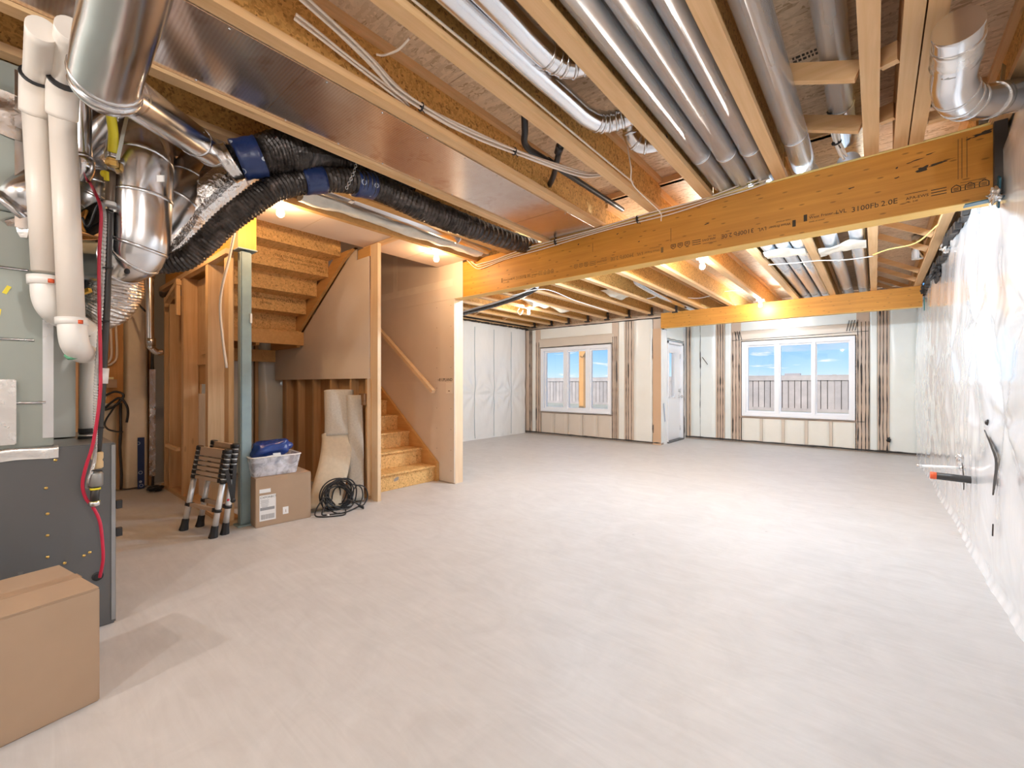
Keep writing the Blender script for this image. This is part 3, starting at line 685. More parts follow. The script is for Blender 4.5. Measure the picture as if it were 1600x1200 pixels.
b2 = thing('far_beam', 'shallower orange veneer-lumber beam over the right-hand window, from jog wall to film wall', 'beam', (-1.3, 8.45, 2.29))
MB().box(XJ+.001, XR-.05, 8.36, 8.49, 2.294, 2.583).build('beam_body', M['lvl_x'], b2)
MB().box(XJ+.001, XR-.05, 8.361, 8.489, 2.29, 2.294).build('underside', M['lvl_edge'], b2)
b3 = thing('short_beam', 'end of an orange beam resting on the grey-blue steel post', 'beam', (-5.2, 1.365, 2.345))
MB().box(-6.5, -4.082, 1.295, 1.435, 2.349, 2.628).build('beam_body', M['lvl_x'], b3)
MB().box(-4.082, -4.078, 1.295, 1.435, 2.345, 2.628).build('sawn_end', wood('sawn_yellow_end', (.78, .43, .06), (.64, .33, .035), 'z', .5, .05, 2.4), b3)
MB().box(-6.5, -4.082, 1.296, 1.434, 2.345, 2.349).build('underside', M['lvl_edge'], b3)

def joist(x, y0, y1, zb, label, kind='i', group=None):
    t = thing('floor_joist', label, 'joist', (x, (y0+y1)/2, zb), group)
    if kind == 'i':
        a = MB().box(x-.036, x+.036, y0, y1, zb, zb+.038).build('bottom_flange', M['pine_y'], t)
        MB().box(x-.036, x+.036, y0, y1, zb+JH-.038, zb+JH).build('top_flange', M['pine_y'], t)
        MB().box(x-.005, x+.005, y0, y1, zb+.036, zb+JH-.036).build('web', M['osb_web'], t)
    else: MB().box(x-.032, x+.032, y0, y1, zb, zb+JH).build('plank', M['pine_y'], t)
    return t
near = [('.52', .52), ('.18', .185), ('.115', .115), ('F', -.02), ('E', -.508), ('D', -.99), ('C', -1.41), ('B', -1.93), ('A', -2.49), ('Q', -2.91)]
for i, (_, x) in enumerate(near):
    lab = '%s joist from the film wall, nearer than the main beam' % ord_(i).capitalize()
    joist(x, YB+.05, 3.64, ZN, lab, 'plank' if x in (.185, .115) else 'i')
for i, x in enumerate((-3.40, -3.88, -4.36, -4.84, -5.32, -5.8, -6.28)):
    joist(x, YB+.05, 1.26, ZN, '%s joist left of the black flexible ducts, above the furnace' % ord_(i).capitalize())
far = [.455, -.02, -.508, -.985, -1.45, -1.955, -2.455, -2.96, -3.44, -3.92, -4.40, -4.88, -5.38, -5.85, -6.35]
for i, x in enumerate(far):
    y1 = YFR+.14 if x > XJ else YFL+.12
    lab = '%s joist from the film wall, beyond the main beam' % ord_(i).capitalize()
    joist(x, 3.68, y1, ZF, lab)
# black tape wads where the far joists reach the wall
hg = MB(); 
for x in far[7:]:
    o = tag(MB().obox((x+.045, YFL-.02, ZF+.06), (.012, 0, 0), (0, .03, 0), (0, 0, .075)).obox((x+.02, YFL-.02, ZF-.012), (.05, 0, 0), (0, .03, 0), (0, 0, .012)).build('joist_clip', M['sealant']), '%s black clip from the jog wall, on a joist end above the left window' % ord_(far.index(x)-7), 'clip', 'black clips at the far joist ends')
# bridging between joists: slanting sticks near, flat sticks far
def bridge(p, q, label, group, w=.038, h=.085):
    o = MB().bar(p, q, w, h).build('bridging_block', M['pine_x']); tag(o, label, 'block', group)
bridge((-.50+.04, 2.62, ZN+.21), (-.06, 2.62, ZN+.045), 'nearer of two slanting wood blocks beside the white cable loop', None)
bridge((-.50+.04, 3.17, ZN+.21), (-.06, 3.17, ZN+.045), 'slanting wood block beside the white cable loop, closest to the main beam', None)
bridge((.02, 2.62, ZN+.06), (.08, 2.60, ZN+.06), 'nearer short wood block between the single and the doubled joist', None)
bridge((.02, 3.17, ZN+.06), (.08, 3.15, ZN+.06), 'short wood block between the single and the doubled joist, at the main beam', None)
bridge((.222, 3.30, ZN+.03), (.48, 3.30, ZN+.03), 'wood block under the bent metal duct beside the film wall', None, .05, .05)
for i, yy in enumerate((5.72, 6.30, 7.45, 8.05, 8.75, 9.3)):
    bridge((.02, yy, ZF+.26), (.42, yy, ZF+.035), '%s slanting wood stick beyond the main beam, along the film wall' % ord_(i), 'slanting sticks along the film wall', .03, .055)
for i, yy in enumerate((5.4, 6.3, 7.2)):
    bridge((-6.31, yy, ZF+.05), (-5.89, yy+.1, ZF+.22), '%s slanting wood stick between the two joists along the far left wall' % ord_(i), 'slanting sticks at the left wall', .035, .05)

# foil-faced boards that close one joist bay
pn = [tag(MB().box(-2.46, -1.968, -1.0, .9, ZN-.007, ZN-.002).build('panning_board', M['panning']), 'foil-faced board under the joists nearest the ducts, cut off by the top of the view', 'board'),
      tag(MB().box(-2.46, -1.968, .902, 2.95, ZN-.007, ZN-.002).build('panning_board', M['panning']), 'long foil-faced board under the joists, shining white at its far end', 'board'),
      tag(MB().box(-2.46, -1.968, 2.955, 3.53, ZN-.007, ZN-.002).build('panning_board', M['panning']), 'short foil-faced board closing the joist bay against the main beam', 'board')]
for pb in pn:
    mb = MB(); ys = [v.co.y for v in pb.data.vertices]; y = min(ys)+.1
    while y < max(ys):
        for x in (-2.44, -1.985): mb.lathe([(.006, 0), (.004, -.003), (.001, -.004)], (x, y, ZN-.007), (0, 0, 1), 6)
        y += .3
    mb.build('staples', M['galv'], pb)
for i, (x, w, l) in enumerate(((-2.50, .035, 'wood strip along the left edge of the foil-faced boards, beside the flexible ducts'),)):
    tag(MB().box(x-w, x+w, -1.0, 3.53, ZN-.024, ZN-.001).build('wood_strip', M['pine_y']), l, 'strip')

# ------------------------------------------------------------------ round ducts in the joist bays
def seam_rings(t, path, r, ks):
    for k in ks:
        p = Vector(path[0]).lerp(Vector(path[1]), k); d = (Vector(path[1])-Vector(path[0])).normalized()
        MB().lathe([(r+.001, -.008), (r+.004, -.004), (r+.004, .004), (r+.001, .008)], p, d, 24).build('crimped_joint', M['galv'], t)
def straight(name, label, x, y0, y1, z, r, mat='galv_bay', ks=(), group=None, x2=None):
    t = thing(name, label, 'duct', (x, (y0+y1)/2, z), group)
    a, b = (x, y0, z), (x2 if x2 is not None else x, y1, z)
    MB().tube([a, b], r, 28).build('pipe', M[mat], t); seam_rings(t, (a, b), r, ks); return t
zd = ZN + .085
straight('round_duct', 'leftmost of the three parallel metal ducts nearer than the main beam', -.885, YB+.1, 3.63, zd, .062, ks=(.905,))
straight('round_duct', 'middle one of the three parallel metal ducts nearer than the main beam', -.748, YB+.1, 3.63, zd-.005, .062, ks=(.915,))
straight('round_duct', 'rightmost of the three parallel metal ducts nearer than the main beam', -.612, YB+.1, 3.63, zd, .062, ks=(.92,))
straight('round_duct', 'wide metal duct alone in its bay, left of the white cable loop', -.385, YB+.1, 3.63, zd+.02, .068, ks=(.93,))
straight('round_duct', 'metal duct above the slanting blocks, right behind the white cable loop', -.155, YB+.1, 3.63, ZN+.20, .062, ks=(.93,))
zf = ZF + .095
for i, (x, l) in enumerate(((-.885, 'leftmost'), (-.75, 'middle'), (-.615, 'rightmost'))):
    straight('round_duct', l + ' of the three parallel metal ducts between the two orange beams', x, 3.7, 9.6, zf, .06, ks=(.45, .8))
straight('round_duct', 'left one of two metal ducts between the two beams, nearest the film wall', -.37, 3.7, 9.6, zf+.02, .066, ks=(.45, .78), x2=-.33)
straight('round_duct', 'right one of two metal ducts between the two beams, nearest the film wall', -.14, 3.7, 9.6, zf+.02, .066, ks=(.45, .78))
def collar_pad(x0, x1, y, label):
    def f(u, v):
        xx = x0+(x1-x0)*u; a = v*2*math.pi
        rr = .014+.010*noise.noise((xx*9, v*3, 2)); return (xx, y+.05*math.sin(xx*9)+.15*math.cos(a)*(1+.45*noise.noise((xx*7, 3, v))), ZF+.018+rr*math.sin(a)+.02*noise.noise((xx*8, math.cos(a)*2, 4)))
    tag(MB().grid(f, 24, 14).build('insulation_roll', M['insul']), label, 'insulation')
collar_pad(-.92, -.56, 5.45, 'white insulation strip under the three ducts between the beams')
collar_pad(-.46, -.07, 5.62, 'white insulation strip under the two ducts nearest the film wall')
tag(MB().tube(crv([(-.95, 5.75, ZF-.003), (-.7, 5.82, ZF-.012), (-.5, 5.9, ZF-.006), (-.25, 6.0, ZF-.02), (-.02, 6.08, ZF-.006)]), .006, 6).build('cable', M['white_plastic']), 'thin white cable strung under the ducts between the two beams', 'cable')

def run(name, label, spots, mat='galv_bright', group=None, per=10, n=24, cat='duct', rings=(), corr=0, seed=0, crink=0):
    """duct along (point, radius) spots; corr folds it like a bellows"""
    P = crv([p for p, r in spots], per); m = len(P); rs = []
    for i in range(m):
        k = i/(m-1)*(len(spots)-1); a = min(int(k), len(spots)-2); f = k-a
        r = spots[a][1]*(1-f)+spots[a+1][1]*f
        if corr: r *= 1 + corr*(1 if i % 2 else -1)*(0.6+.8*random.random())
        rs.append(r)
    t = thing(name, label, cat, P[m//2], group)
    mb = MB().tube(P, rs, n, smooth=not crink)
    if crink:
        for v in mb.v[:]:
            d = crink*noise.noise((v.x*14+seed, v.y*14, v.z*14)) + crink*.5*noise.noise((v.x*40, v.y*40+seed, v.z*40)); v.x += d; v.y += d*.6; v.z += d*.8
    mb.build('pipe', M[mat], t)
    for k in rings:
        i = min(m-2, max(1, int(k*(m-1)))); d = (P[i+1]-P[i-1]).normalized(); r = rs[i]
        MB().lathe([(r+.001, -.009), (r+.0045, -.004), (r+.0045, .004), (r+.001, .009)], P[i], d, n).build('crimped_joint', M['galv'], t)
    return t
def wrap(t, p, q, r, mat, name='tape_wrap', n=24, crink=.004):
    P = [Vector(p).lerp(Vector(q), i/6) for i in range(7)]
    mb = MB().tube(P, [r*(1+.02*math.sin(i*2.3)) for i in range(7)], n)
    for v in mb.v: v += Vector((noise.noise(v*14), noise.noise(v*14+Vector((3, 0, 0))), noise.noise(v*14+Vector((0, 5, 0)))))*crink
    return mb.build(name, M[mat], t)

# two ducts that end in elbows in the bay left of the three ducts
t = run('elbow_duct', 'metal duct ending in a segmented elbow, left neighbour of the three ducts', [((-1.27, YB+.2, 2.72), .052), ((-1.27, 1.0, 2.72), .052), ((-1.262, 1.95, 2.72), .052), ((-1.255, 2.15, 2.72), .054), ((-1.22, 2.27, 2.725), .056), ((-1.14, 2.33, 2.74), .056), ((-1.03, 2.37, 2.77), .056)], rings=(.62, .68, .74, .80, .86, .93))
t = run('elbow_duct', 'shorter metal elbow duct at the top of the view, beside the segmented elbow', [((-1.15, YB+.2, 2.715), .055), ((-1.15, .8, 2.715), .055), ((-1.16, 1.50, 2.715), .055), ((-1.15, 1.66, 2.715), .056), ((-1.11, 1.76, 2.72), .056), ((-1.02, 1.83, 2.75), .055)], rings=(.55, .64, .73, .82, .9))
t = run('elbow_duct', 'small metal elbow just beyond the segmented elbow, poking from under the joist', [((-1.16, 2.52, 2.84), .05), ((-1.17, 2.56, 2.76), .05), ((-1.14, 2.62, 2.715), .052), ((-1.07, 2.66, 2.71), .052), ((-1.0, 2.69, 2.73), .05)], rings=(.2, .4, .6, .8))
t = run('upper_duct', 'dull metal duct hidden deeper in the bay behind the segmented elbow', [((-1.09, 1.9, 2.82), .045), ((-1.09, 2.3, 2.82), .045), ((-1.09, 2.42, 2.82), .045)], 'galv', rings=(.5,))

# exhaust duct that bends to the film wall, upper right
t = run('exhaust_duct', 'bent metal duct with foil tape running into the film wall, upper right', [(at(1497, 40, 1.58), .073), (at(1494, 95, 1.70), .072), (at(1490, 130, 1.80), .072), (at(1502, 155, 1.90), .073), (at(1530, 160, 1.98), .073), (at(1578, 150, 2.06), .073), (at(1606, 143, 2.08), .073)], rings=(.42, .50, .58))
wrap(t, at(1496, 60, 1.62), at(1494, 92, 1.70), .0765, 'foil_tape'); wrap(t, at(1545, 158, 2.005), at(1552, 156.5, 2.02), .077, 'foil_tape'); wrap(t, at(1588, 148, 2.066), at(1606, 143, 2.08), .077, 'foil_tape')
hsr = thing('hanger_strap', 'perforated metal strap hanging from a joist to hold the bent exhaust duct', 'strap', at(1568, 140, 2.05))
MB().bar(at(1569, 101, 2.12), at(1563, 150, 1.985), .022, .002, FW).build('strap_band', M['galv_dull'], hsr)
tag(MB().lathe([(.05, 0), (.05, .20), (.054, .21), (.05, .22), (.05, .26)], (.36, 6.65, ZF+.02), (0, 0, 1)).tube(crv([(.36, 6.65, ZF+.24), (.37, 6.68, ZF+.27), (.42, 6.7, ZF+.275)], 4), .05).build('vent_elbow', M['galv']), 'small metal vent elbow among the slanting sticks by the film wall', 'duct')
tag(MB().tube(crv([(.42, 5.3, ZF+.01), (.3, 5.75, ZF-.012), (.1, 5.9, ZF+.0), (-.02, 6.0, ZF-.01)]), .007, 6).build('cable', M['cable_y']), 'yellow cable draped across the slanting sticks by the film wall', 'cable')

# silver duct in a bay of the far left ceiling and soft batts between the joists
run('round_duct', 'silver duct lying in a joist bay above the corner between the two windows', [((-2.72, 5.95, 2.80), .05), ((-2.73, 6.1, 2.76), .055), ((-2.74, 6.3, 2.72), .055), ((-2.75, 7.4, 2.68), .055), ((-2.75, 9.4, 2.68), .055)], rings=(.3,))
tag(MB().tube([(-2.1, 9.15, 2.70), (-2.1, 9.965, 2.70)], .055).build('duct_stub', M['galv']), 'short metal duct stub behind the far beam, above the recessed wall', 'duct')
for i, (x, y, l) in enumerate(((-4.64, 6.35, 'left one of two white batt scraps hanging between joists above the left window'), (-4.62, 7.05, 'right one of two white batt scraps hanging between joists above the left window'), (-3.20, 6.55, 'white batt scrap hanging between joists, nearest the silver duct'))):
    def f(u, v, x=x, y=y, i=i):
        a = (u-.5); b = (v-.5); e = max(0, 1-(2*a)**4)*max(0, 1-(2*b)**4); return (x+a*.40, y+b*.6, ZF+.12-.12*e*(.7+.6*noise.noise((u*3, v*3, i))))
    tag(MB().grid(f, 14, 14).build('batt_scrap', M['insul']), l, 'insulation')
tag(MB().tube(crv([at(945, 440, 7.2), at(1000, 466, 7.3), at(1040, 461, 7.3), at(1090, 466, 7.4), at(1130, 456, 7.3), at(1160, 452, 7.25), at(1200, 440, 7.2)]), .007, 6).build('cable', M['white_plastic']), 'thin white cable sagging below the joists left of the far beam', 'cable')
tag(MB().tube(crv([at(800, 462, 6.3), at(850, 452, 6.2), at(900, 470, 6.4), at(950, 486, 6.9)]), .006, 6).build('cable', M['white_plastic']), 'thin white cable crossing the joists near the ceiling lamp of the left window', 'cable')
dw = thing('wrapped_duct', 'dark sagging duct wrapped in white plastic behind the left end of the main beam', 'duct', (-4.6, 5.0, 2.5))
P = crv([(-5.75, 5.05, 2.34), (-5.1, 5.02, 2.385), (-4.5, 5.0, 2.43), (-4.0, 5.0, 2.50), (-3.75, 5.0, 2.57)])
MB().tube(P, .05, 14, flat=.45).build('pipe', M['flex'], dw)
MB().tube([p+Vector((0, .03, .042)) for p in P], .045, 12, flat=.5).build('plastic_cover', M['white_plastic'], dw)

# ------------------------------------------------------------------ black drain pipes and cable bundles between the joists
t = thing('drain_pipe', 'black drain pipe with elbows crossing the bay under the cable bundle', 'pipe', (-1.75, 2.6, 2.75))
MB().tube(crv([(-1.60, 2.02, 2.84), (-1.66, 2.10, 2.77), (-1.74, 2.22, 2.745), (-1.745, 2.5, 2.75), (-1.745, 3.62, 2.77)], 6), .021, 12).build('pipe', M['black'], t)
MB().tube(crv([(-1.55, 2.36, 2.83), (-1.62, 2.42, 2.765), (-1.80, 2.62, 2.735), (-1.925, 2.74, 2.735)], 6), .021, 12).build('branch', M['black'], t)
MB().tube([(-1.60, 2.40, 2.78), (-1.64, 2.435, 2.76)], .028, 12).build('collar', M['black'], t)
MB().tube([(-1.745, 2.46, 2.75), (-1.745, 2.53, 2.75)], .027, 12).build('collar', M['black'], t)
def bundle(name, label, pts, n, mat='cable', r=.006, spread=.012, ties=(), cat='cable'):
    P = crv(pts); t = thing(name, label, cat, P[len(P)//2])
    for k in range(n):
        off = Vector((math.cos(k*2.4)*spread, math.sin(k*1.7)*spread*.5, math.sin(k*2.4)*spread)) if n > 1 else Vector()
        MB().tube([p+off*(1+.25*math.sin(i*.4+k)) for i, p in enumerate(P)], r, 7).build('cable', M[mat if not isinstance(mat, list) else mat[k % len(mat)]], t)
    for i in ties:
        j = int(i*(len(P)-1)); d = (P[min(j+1, len(P)-1)]-P[j-1]).normalized()
        MB().lathe([(spread+r+.003, -.004), (spread+r+.005, 0), (spread+r+.003, .004)], P[j], d, 10).bar(P[j]+Vector((.01, 0, -.02)), P[j]+Vector((.02, .01, -.04)), .005, .003).build('cable_tie', M['black'], t)
    return t
bundle('cable_bundle', 'bundle of cream cables with black ties running along a joist right of the foil boards', [(-1.72, .75, 2.72), (-1.80, 1.10, 2.71), (-1.87, 1.33, 2.70), (-1.86, 1.62, 2.685), (-1.80, 1.95, 2.68), (-1.68, 2.4, 2.68), (-1.58, 2.7, 2.69), (-1.46, 2.85, 2.73)], 5, ties=(.37, .63), spread=.014)
bundle('cable_bundle', 'thick strand of cream cables fanning out at the top beside the first black tie', [(-1.86, .80, 2.74), (-1.875, 1.0, 2.72), (-1.90, 1.32, 2.70), (-1.925, 1.42, 2.69)], 3, spread=.012)
bundle('cable', 'short loose white cable end beside the fanned cable strand', [at(640, 60, 1.9), at(622, 78, 1.95), at(600, 86, 2.0), at(588, 85, 2.0)], 1, r=.005)
bundle('cable', 'thin cream cable stapled along the bottom of the joist left of the elbow ducts', [(-1.362, .9, ZN+.045), (-1.36, 1.6, ZN+.046), (-1.362, 2.3, ZN+.044), (-1.361, 3.0, ZN+.046)], 1, r=.006)
bundle('cable_bundle', 'loop of white cables tied to the two slanting blocks, right of the wide bright duct', [at(1308, 40, 2.28), at(1307, 90, 2.36), at(1305, 140, 2.44), at(1300, 165, 2.52), at(1303, 200, 2.62), at(1308, 225, 2.68), at(1318, 245, 2.76)], 4, 'white_plastic', .0075, .015, ties=(.55, .82))
bundle('cable', 'single thin white wire hanging from the subfloor right of the black drain pipes', [(at(980, 225, 2.9).x, at(980, 225, 2.9).y, ZN+JH-.001), at(980, 225, 2.9), at(986, 262, 2.9), at(990, 290, 2.95), at(1030, 330, 3.15), at(1033, 345, 3.3)], 1, r=.004)
bundle('cable_bundle', 'row of cream and yellow cables stapled along the top of the main beam', [(-3.62, 3.50, 2.66), (-3.50, 3.522, 2.545), (-3.35, 3.524, 2.54), (-3.0, 3.524, 2.565), (-2.4, 3.524, 2.59), (-1.7, 3.524, 2.605), (-1.2, 3.524, 2.612), (-.85, 3.52, 2.63), (-.60, 3.52, 2.655)], 4, ['cable', 'cable_y', 'cable', 'cable'], .0055, .024, ties=(.5, .66))
for x in (-2.75, -3.3): pass
bundle('cable', 'yellow cable lying along the top edge of the main beam towards the film wall', [(-1.0, 3.525, 2.627), (-.3, 3.528, 2.632), (.2, 3.528, 2.634), (.5, 3.53, 2.64)], 1, 'cable_y', .007)
bundle('gas_line', 'yellow gas line running above the wood strip left of the foil boards', [(-2.545, .1, 2.69), (-2.545, .8, 2.69), (-2.55, 1.4, 2.69), (-2.56, 1.9, 2.70)], 1, 'yellow', .014, cat='pipe')
tag(MB().tube([(-2.55, 1.22, 2.76), (-2.88, 1.30, 2.76)], .024, 14).build('pipe_stub', M['white_plastic']), 'short white plastic pipe poking through a joist left of the foil boards', 'pipe')

# ------------------------------------------------------------------ stair well: walls, two flights, landing
YW = 3.53
ws = struct('wall_stair', None, None, (-5.2, YW, 0))
MB().box(-6.55, -3.872, YW, YW+.013, .008, 2.225).build('drywall_sheet', M['drywall'], ws)
MB().box(-6.55, -3.725, YW-.002, YW+.004, 2.226, 2.95).build('drywall_sheet', M['drywall'], ws)
MB().box(-6.55, -4.17, YW, YW+.013, 2.95, 4.2).build('drywall_sheet', M['drywall'], ws)
MB().box(-6.5, -3.90, YW-.0035, YW-.001, 2.38, 2.47).box(-5.11, -5.02, YW-.0035, YW-.001, 2.47, 2.95).build('joint_tape', M['drywall_tape'], ws)
MB().box(-6.5, -3.89, YW-.0015, YW, 1.212, 1.216).build('sheet_joint', M['drywall_tape'], ws)
mb = MB()
for x in (-3.93, -4.19): 
    for i in range(9): mb.lathe([(.005, 0), (.004, .0006)], (x, YW-.0004, .15+i*.25), (0, -1, 0), 8)
mb.build('screws', M['ink_faint'], ws)
mb = MB().add(*text_geo('~8 UPLAND', .052, Matrix.Translation((-4.175, YW-.002, 1.235)) @ ROT)); mb.build('marker_writing', M['ink'], ws)
MB().box(-6.5, -3.872, YW+.016, 3.668, 0, .04).box(-6.5, -3.872, YW+.016, 3.668, 2.18, 2.22).build('wall_plate', M['pine_x'], ws)
pt = thing('end_post', 'pale knotty stud post under the left end of the main beam', 'post', (-3.88, 3.6, 0))
MB().box(-3.905, -3.87, YW+.0145, 3.67, .0, Z1A-.001).build('post_body', wood('pale_post', (.84, .66, .46), (.70, .50, .32), 'z', knots=.8), pt)
sp_ = thing('switch_plate', 'blank pale cover plate on the drywall beside the end post', 'plate', (-3.955, YW-.004, 1.15))
MB().box(-4.015, -3.895, YW-.008, YW-.002, 1.085, 1.215).build('plate_body', M['drywall_tape'], sp_, .002); MB().box(-3.97, -3.94, YW-.010, YW-.008, 1.11, 1.12).build('slot', M['ink_faint'], sp_)
# the shaft above the stair, closed at the floor above
sh = MB(); sh.box(-6.75, -6.6, 1.3, 3.6, 2.9, 4.2).box(-6.6, -4.15, 1.3, 1.38, 2.95, 4.2).box(-4.17, -4.10, 1.38, 3.53, 2.96, 4.2).box(-6.75, -4.1, 1.3, 3.6, 4.2, 4.26)
struct('wall_stairwell', sh, M['drywall'])
sc2 = struct('ceiling_stair', None, None, (-3.85, 2.5, 2.65))
cp = plain('ceiling_panel_paper', (.74, .58, .46), .42, 0, .05, 2)
for a, b in ((1.30, 1.83), (1.835, 2.50), (2.58, 3.02), (3.025, 3.525)): MB().box(-4.165, -3.525, a, b, 2.65, 2.664).build('ceiling_panel', cp, sc2)
MB().box(-4.165, -3.525, 2.502, 2.578, 2.640, 2.664).build('plate', M['pine_x'], sc2)
tag(MB().box(-3.525, -3.475, 1.15, 3.525, 2.600, 2.652).build('wood_strip', M['fir_x']), 'orange-lit wood strip along the open edge of the stair ceiling', 'strip')
def wool(u, v):
    y = 1.5+1.95*u; a = v*2*math.pi; r = .050+.028*noise.noise((y*5, math.cos(a)*1.3, math.sin(a)*1.3)); return (-3.385+r*1.3*math.cos(a), y, 2.665+r*math.sin(a))
tag(MB().grid(wool, 60, 14).build('insulation_strip', M['insul']), 'ragged white insulation stuffed along the edge of the stair ceiling', 'insulation')
t = thing('round_duct', 'shiny metal duct between the ragged insulation and the black flexible duct', 'duct', (-3.16, 2.4, 2.67))
MB().tube([(-3.14, 1.45, 2.665), (-3.22, 3.42, 2.665)], .055, 24).build('pipe', M['galv_bright'], t); MB().box(-3.13, -3.08, 1.75, 1.78, 2.606, 2.61).build('label', M['paper'], t)
MB().lathe([(.056, 0), (.06, .01), (.056, .02)], (-3.20, 2.95, 2.665), (0, 1, 0), 24).build('crimped_joint', M['galv'], t)
tag(MB().box(-3.05, -2.96, 1.3, 3.53, ZN-.03, ZN-.001).build('wood_strip', M['fir_x']), 'orange-lit wood strip between the shiny duct and the black flexible duct', 'strip')

st = thing('staircase', 'bare flake-board staircase with fir stringer climbing behind the drywall half wall', 'staircase', (-5.0, 3.05, 0))
RUN, RISE = .257, .195; NT = 7
for k in range(NT):
    x = -4.19-RUN*k; z = RISE*k
    MB().box(x-.018, x, 2.62, 3.488, z+.002, z+RISE-.026).build('riser', M['osb_stair'], st)
    if k < NT-1: MB().box(x-RUN-.018, x+.028, 2.62, 3.488, z+RISE-.025, z+RISE).build('tread', M['osb_stair'], st, .006)
sl = RISE/RUN
for y0, y1 in ((3.489, 3.527), (2.592, 2.618)):
    MB().prism([(-4.145, 0.001), (-4.145, .225), (-5.9, .225+1.755*sl), (-5.9, 1.755*sl-.20), (-4.42, .001)], y0, y1).build('stringer', M['fir_x'], st)
MB().box(-6.36, -5.95, 2.62, 3.52, RISE*NT-.026, RISE*NT).build('landing', M['osb_stair'], st)
P = [Vector((-4.1892, 2.93+.055*math.cos(i*.42)*(.6+.8*noise.noise((math.cos(i*.42)*2, math.sin(i*.42)*2, 3))), .115+.035*math.sin(i*.42)*(.6+.8*noise.noise((math.cos(i*.42)*2, 5, math.sin(i*.42)*2))))) for i in range(15)]
MB().add(P, [list(range(15))]).build('scuff', plain('grey_scuff', (.32, .28, .24), .8), st)

uf = thing('upper_stair', 'underside of the upper stair flight, stamped flake-board steps seen from below', 'staircase', (-5.0, 1.95, 1.7))
y0, y1 = 1.44, 2.44
for k in range(5):
    x = -4.519-.278*k; z = 2.606-.184*k; top = z+.184
    r_ = MB().box(x-.018, x, y0, y1, z, top+(.0 if k == 0 else .0)).build('riser', M['osb_stair'], uf)
    MB().box(x-.278, x-.001+.0, y0, y1, z-.0005, z+.018).build('tread', M['osb_stair'], uf)
    if k in (1, 3):
        T = MB(); base = Matrix.Translation((x+.0008, 0, z)) @ Matrix(((0, 0, 1, 0), (1, 0, 0, 0), (0, 1, 0, 0), (0, 0, 0, 1)))
        rows = (('TREATED FRAMING CONSTRUCT', .034, 1.86, .115), ('STRUCTURAL BOARD EXPOSURE', .034, 1.87, .075), ('24/16', .04, 2.30, .04)) if k == 1 else (('CONSTRUCT', .05, 2.10, .115), ('FRAMING MEMBER', .034, 1.80, .118), ('MEMBER', .034, 1.92, .065))
        for b, s_, yy, zz in rows: T.add(*text_geo(b, s_, base @ Matrix.Translation((yy, zz, 0))))
        T.build('stamp', M['ink_faint'], uf)
MB().box(-4.519, -4.175, y0, y1, 2.7895, 2.808).build('tread', M['osb_stair'], uf); MB().box(-4.26, -4.242, y0, y1, 2.808, 2.95).build('riser', M['osb_stair'], uf)
for ya, yb in ((2.442, 2.478), (1.405, 1.438)):
    MB().prism([(-4.22, 2.648), (-4.28, 2.648), (-4.50, 2.55), (-5.66, 1.80), (-5.66, 2.0), (-4.62, 2.648)], ya, yb).build('stringer', M['fir_x'], uf)
MB().box(-5.56, -5.50, 1.405, 2.478, 1.685, 1.845).build('landing_header', M['fir_x'], uf)
MB().box(-6.36, -5.56, 1.405, 2.478, 1.845, 1.868).build('landing', M['osb_stair'], uf)
for yy in (1.45, 1.95, 2.42): MB().box(-6.36, -5.56, yy, yy+.038, 1.66, 1.845).build('landing_joist', M['fir_x'], uf)
MB().box(-6.35, -6.31, 1.42, 2.46, 1.50, 1.66).build('landing_ledger', M['fir_x'], uf)

hw = struct('wall_half', None, None, (-5.2, 2.5, 0))
MB().prism([(-6.38, 1.256), (-4.028, 1.258), (-4.028, 2.53), (-4.275, 2.53), (-4.275, 2.64), (-4.33, 2.64), (-4.40, 2.60), (-5.62, 1.79), (-5.62, 1.70), (-6.38, 1.70)], 2.485, 2.497).build('drywall_sheet', M['drywall'], hw)
for x in (-6.07, -5.72, -5.30, -4.86, -4.42, -4.10):
    MB().box(x-.019, x+.019, 2.499, 2.588, .04, 1.26 if x < -5.6 else 2.2).build('stud', M['stud_z'], hw)
MB().box(-6.5, -4.012, 2.499, 2.588, 0, .038).build('bottom_plate', M['stud_x'], hw)
MB().box(-4.27, -4.03, 2.499, 2.588, 2.535, 2.638).build('blocking', M['fir_x'], hw)
MB().box(-4.2, -4.10, 2.47, 2.499, .98, 1.10).build('blocking', wood('dark_block', (.30, .16, .07), (.20, .10, .04), 'x'), hw)
MB().box(-6.4, -4.0, 2.59, 2.604, .0, 2.6).build('drywall_back', wood('brown_back_board', (.58, .34, .15), (.45, .24, .09), 'z', knots=.1), hw)  # brown wood sheet closing the back of the studs
hp = thing('hall_post', 'tall pale stud post left of the lower stair flight, from floor to stair ceiling', 'post', (-3.945, 2.51, 0))
MB().box(-4.008, -3.88, 2.492, 2.53, .0, 2.639).build('post_body', wood('pale_stud', (.84, .64, .42), (.70, .48, .28), 'z', knots=.8), hp)
MB().box(-4.008, -3.99, 2.488, 2.4915, .02, 1.25).box(-3.90, -3.884, 2.5305, 2.535, .0, .03).build('edge_trim', M['pine_z'], hp)
hr = thing('handrail', 'pale square wood handrail sloping down the drywall of the stair', 'handrail', (-4.7, 3.46, 1.5))
MB().bar((-5.9, 3.46, 2.37), (-4.17, 3.46, 1.105), .042, .055, (0, 1, 0)).build('rail', wood('rail_wood', (.86, .66, .44), (.76, .54, .33), 'x', knots=.05), hr)
for x in (-4.35, -5.2): MB().box(x-.015, x+.015, 3.482, 3.529, 1.105+(-4.17-x)*.731-.04, 1.105+(-4.17-x)*.731+.0).build('bracket', M['pine_x'], hr)

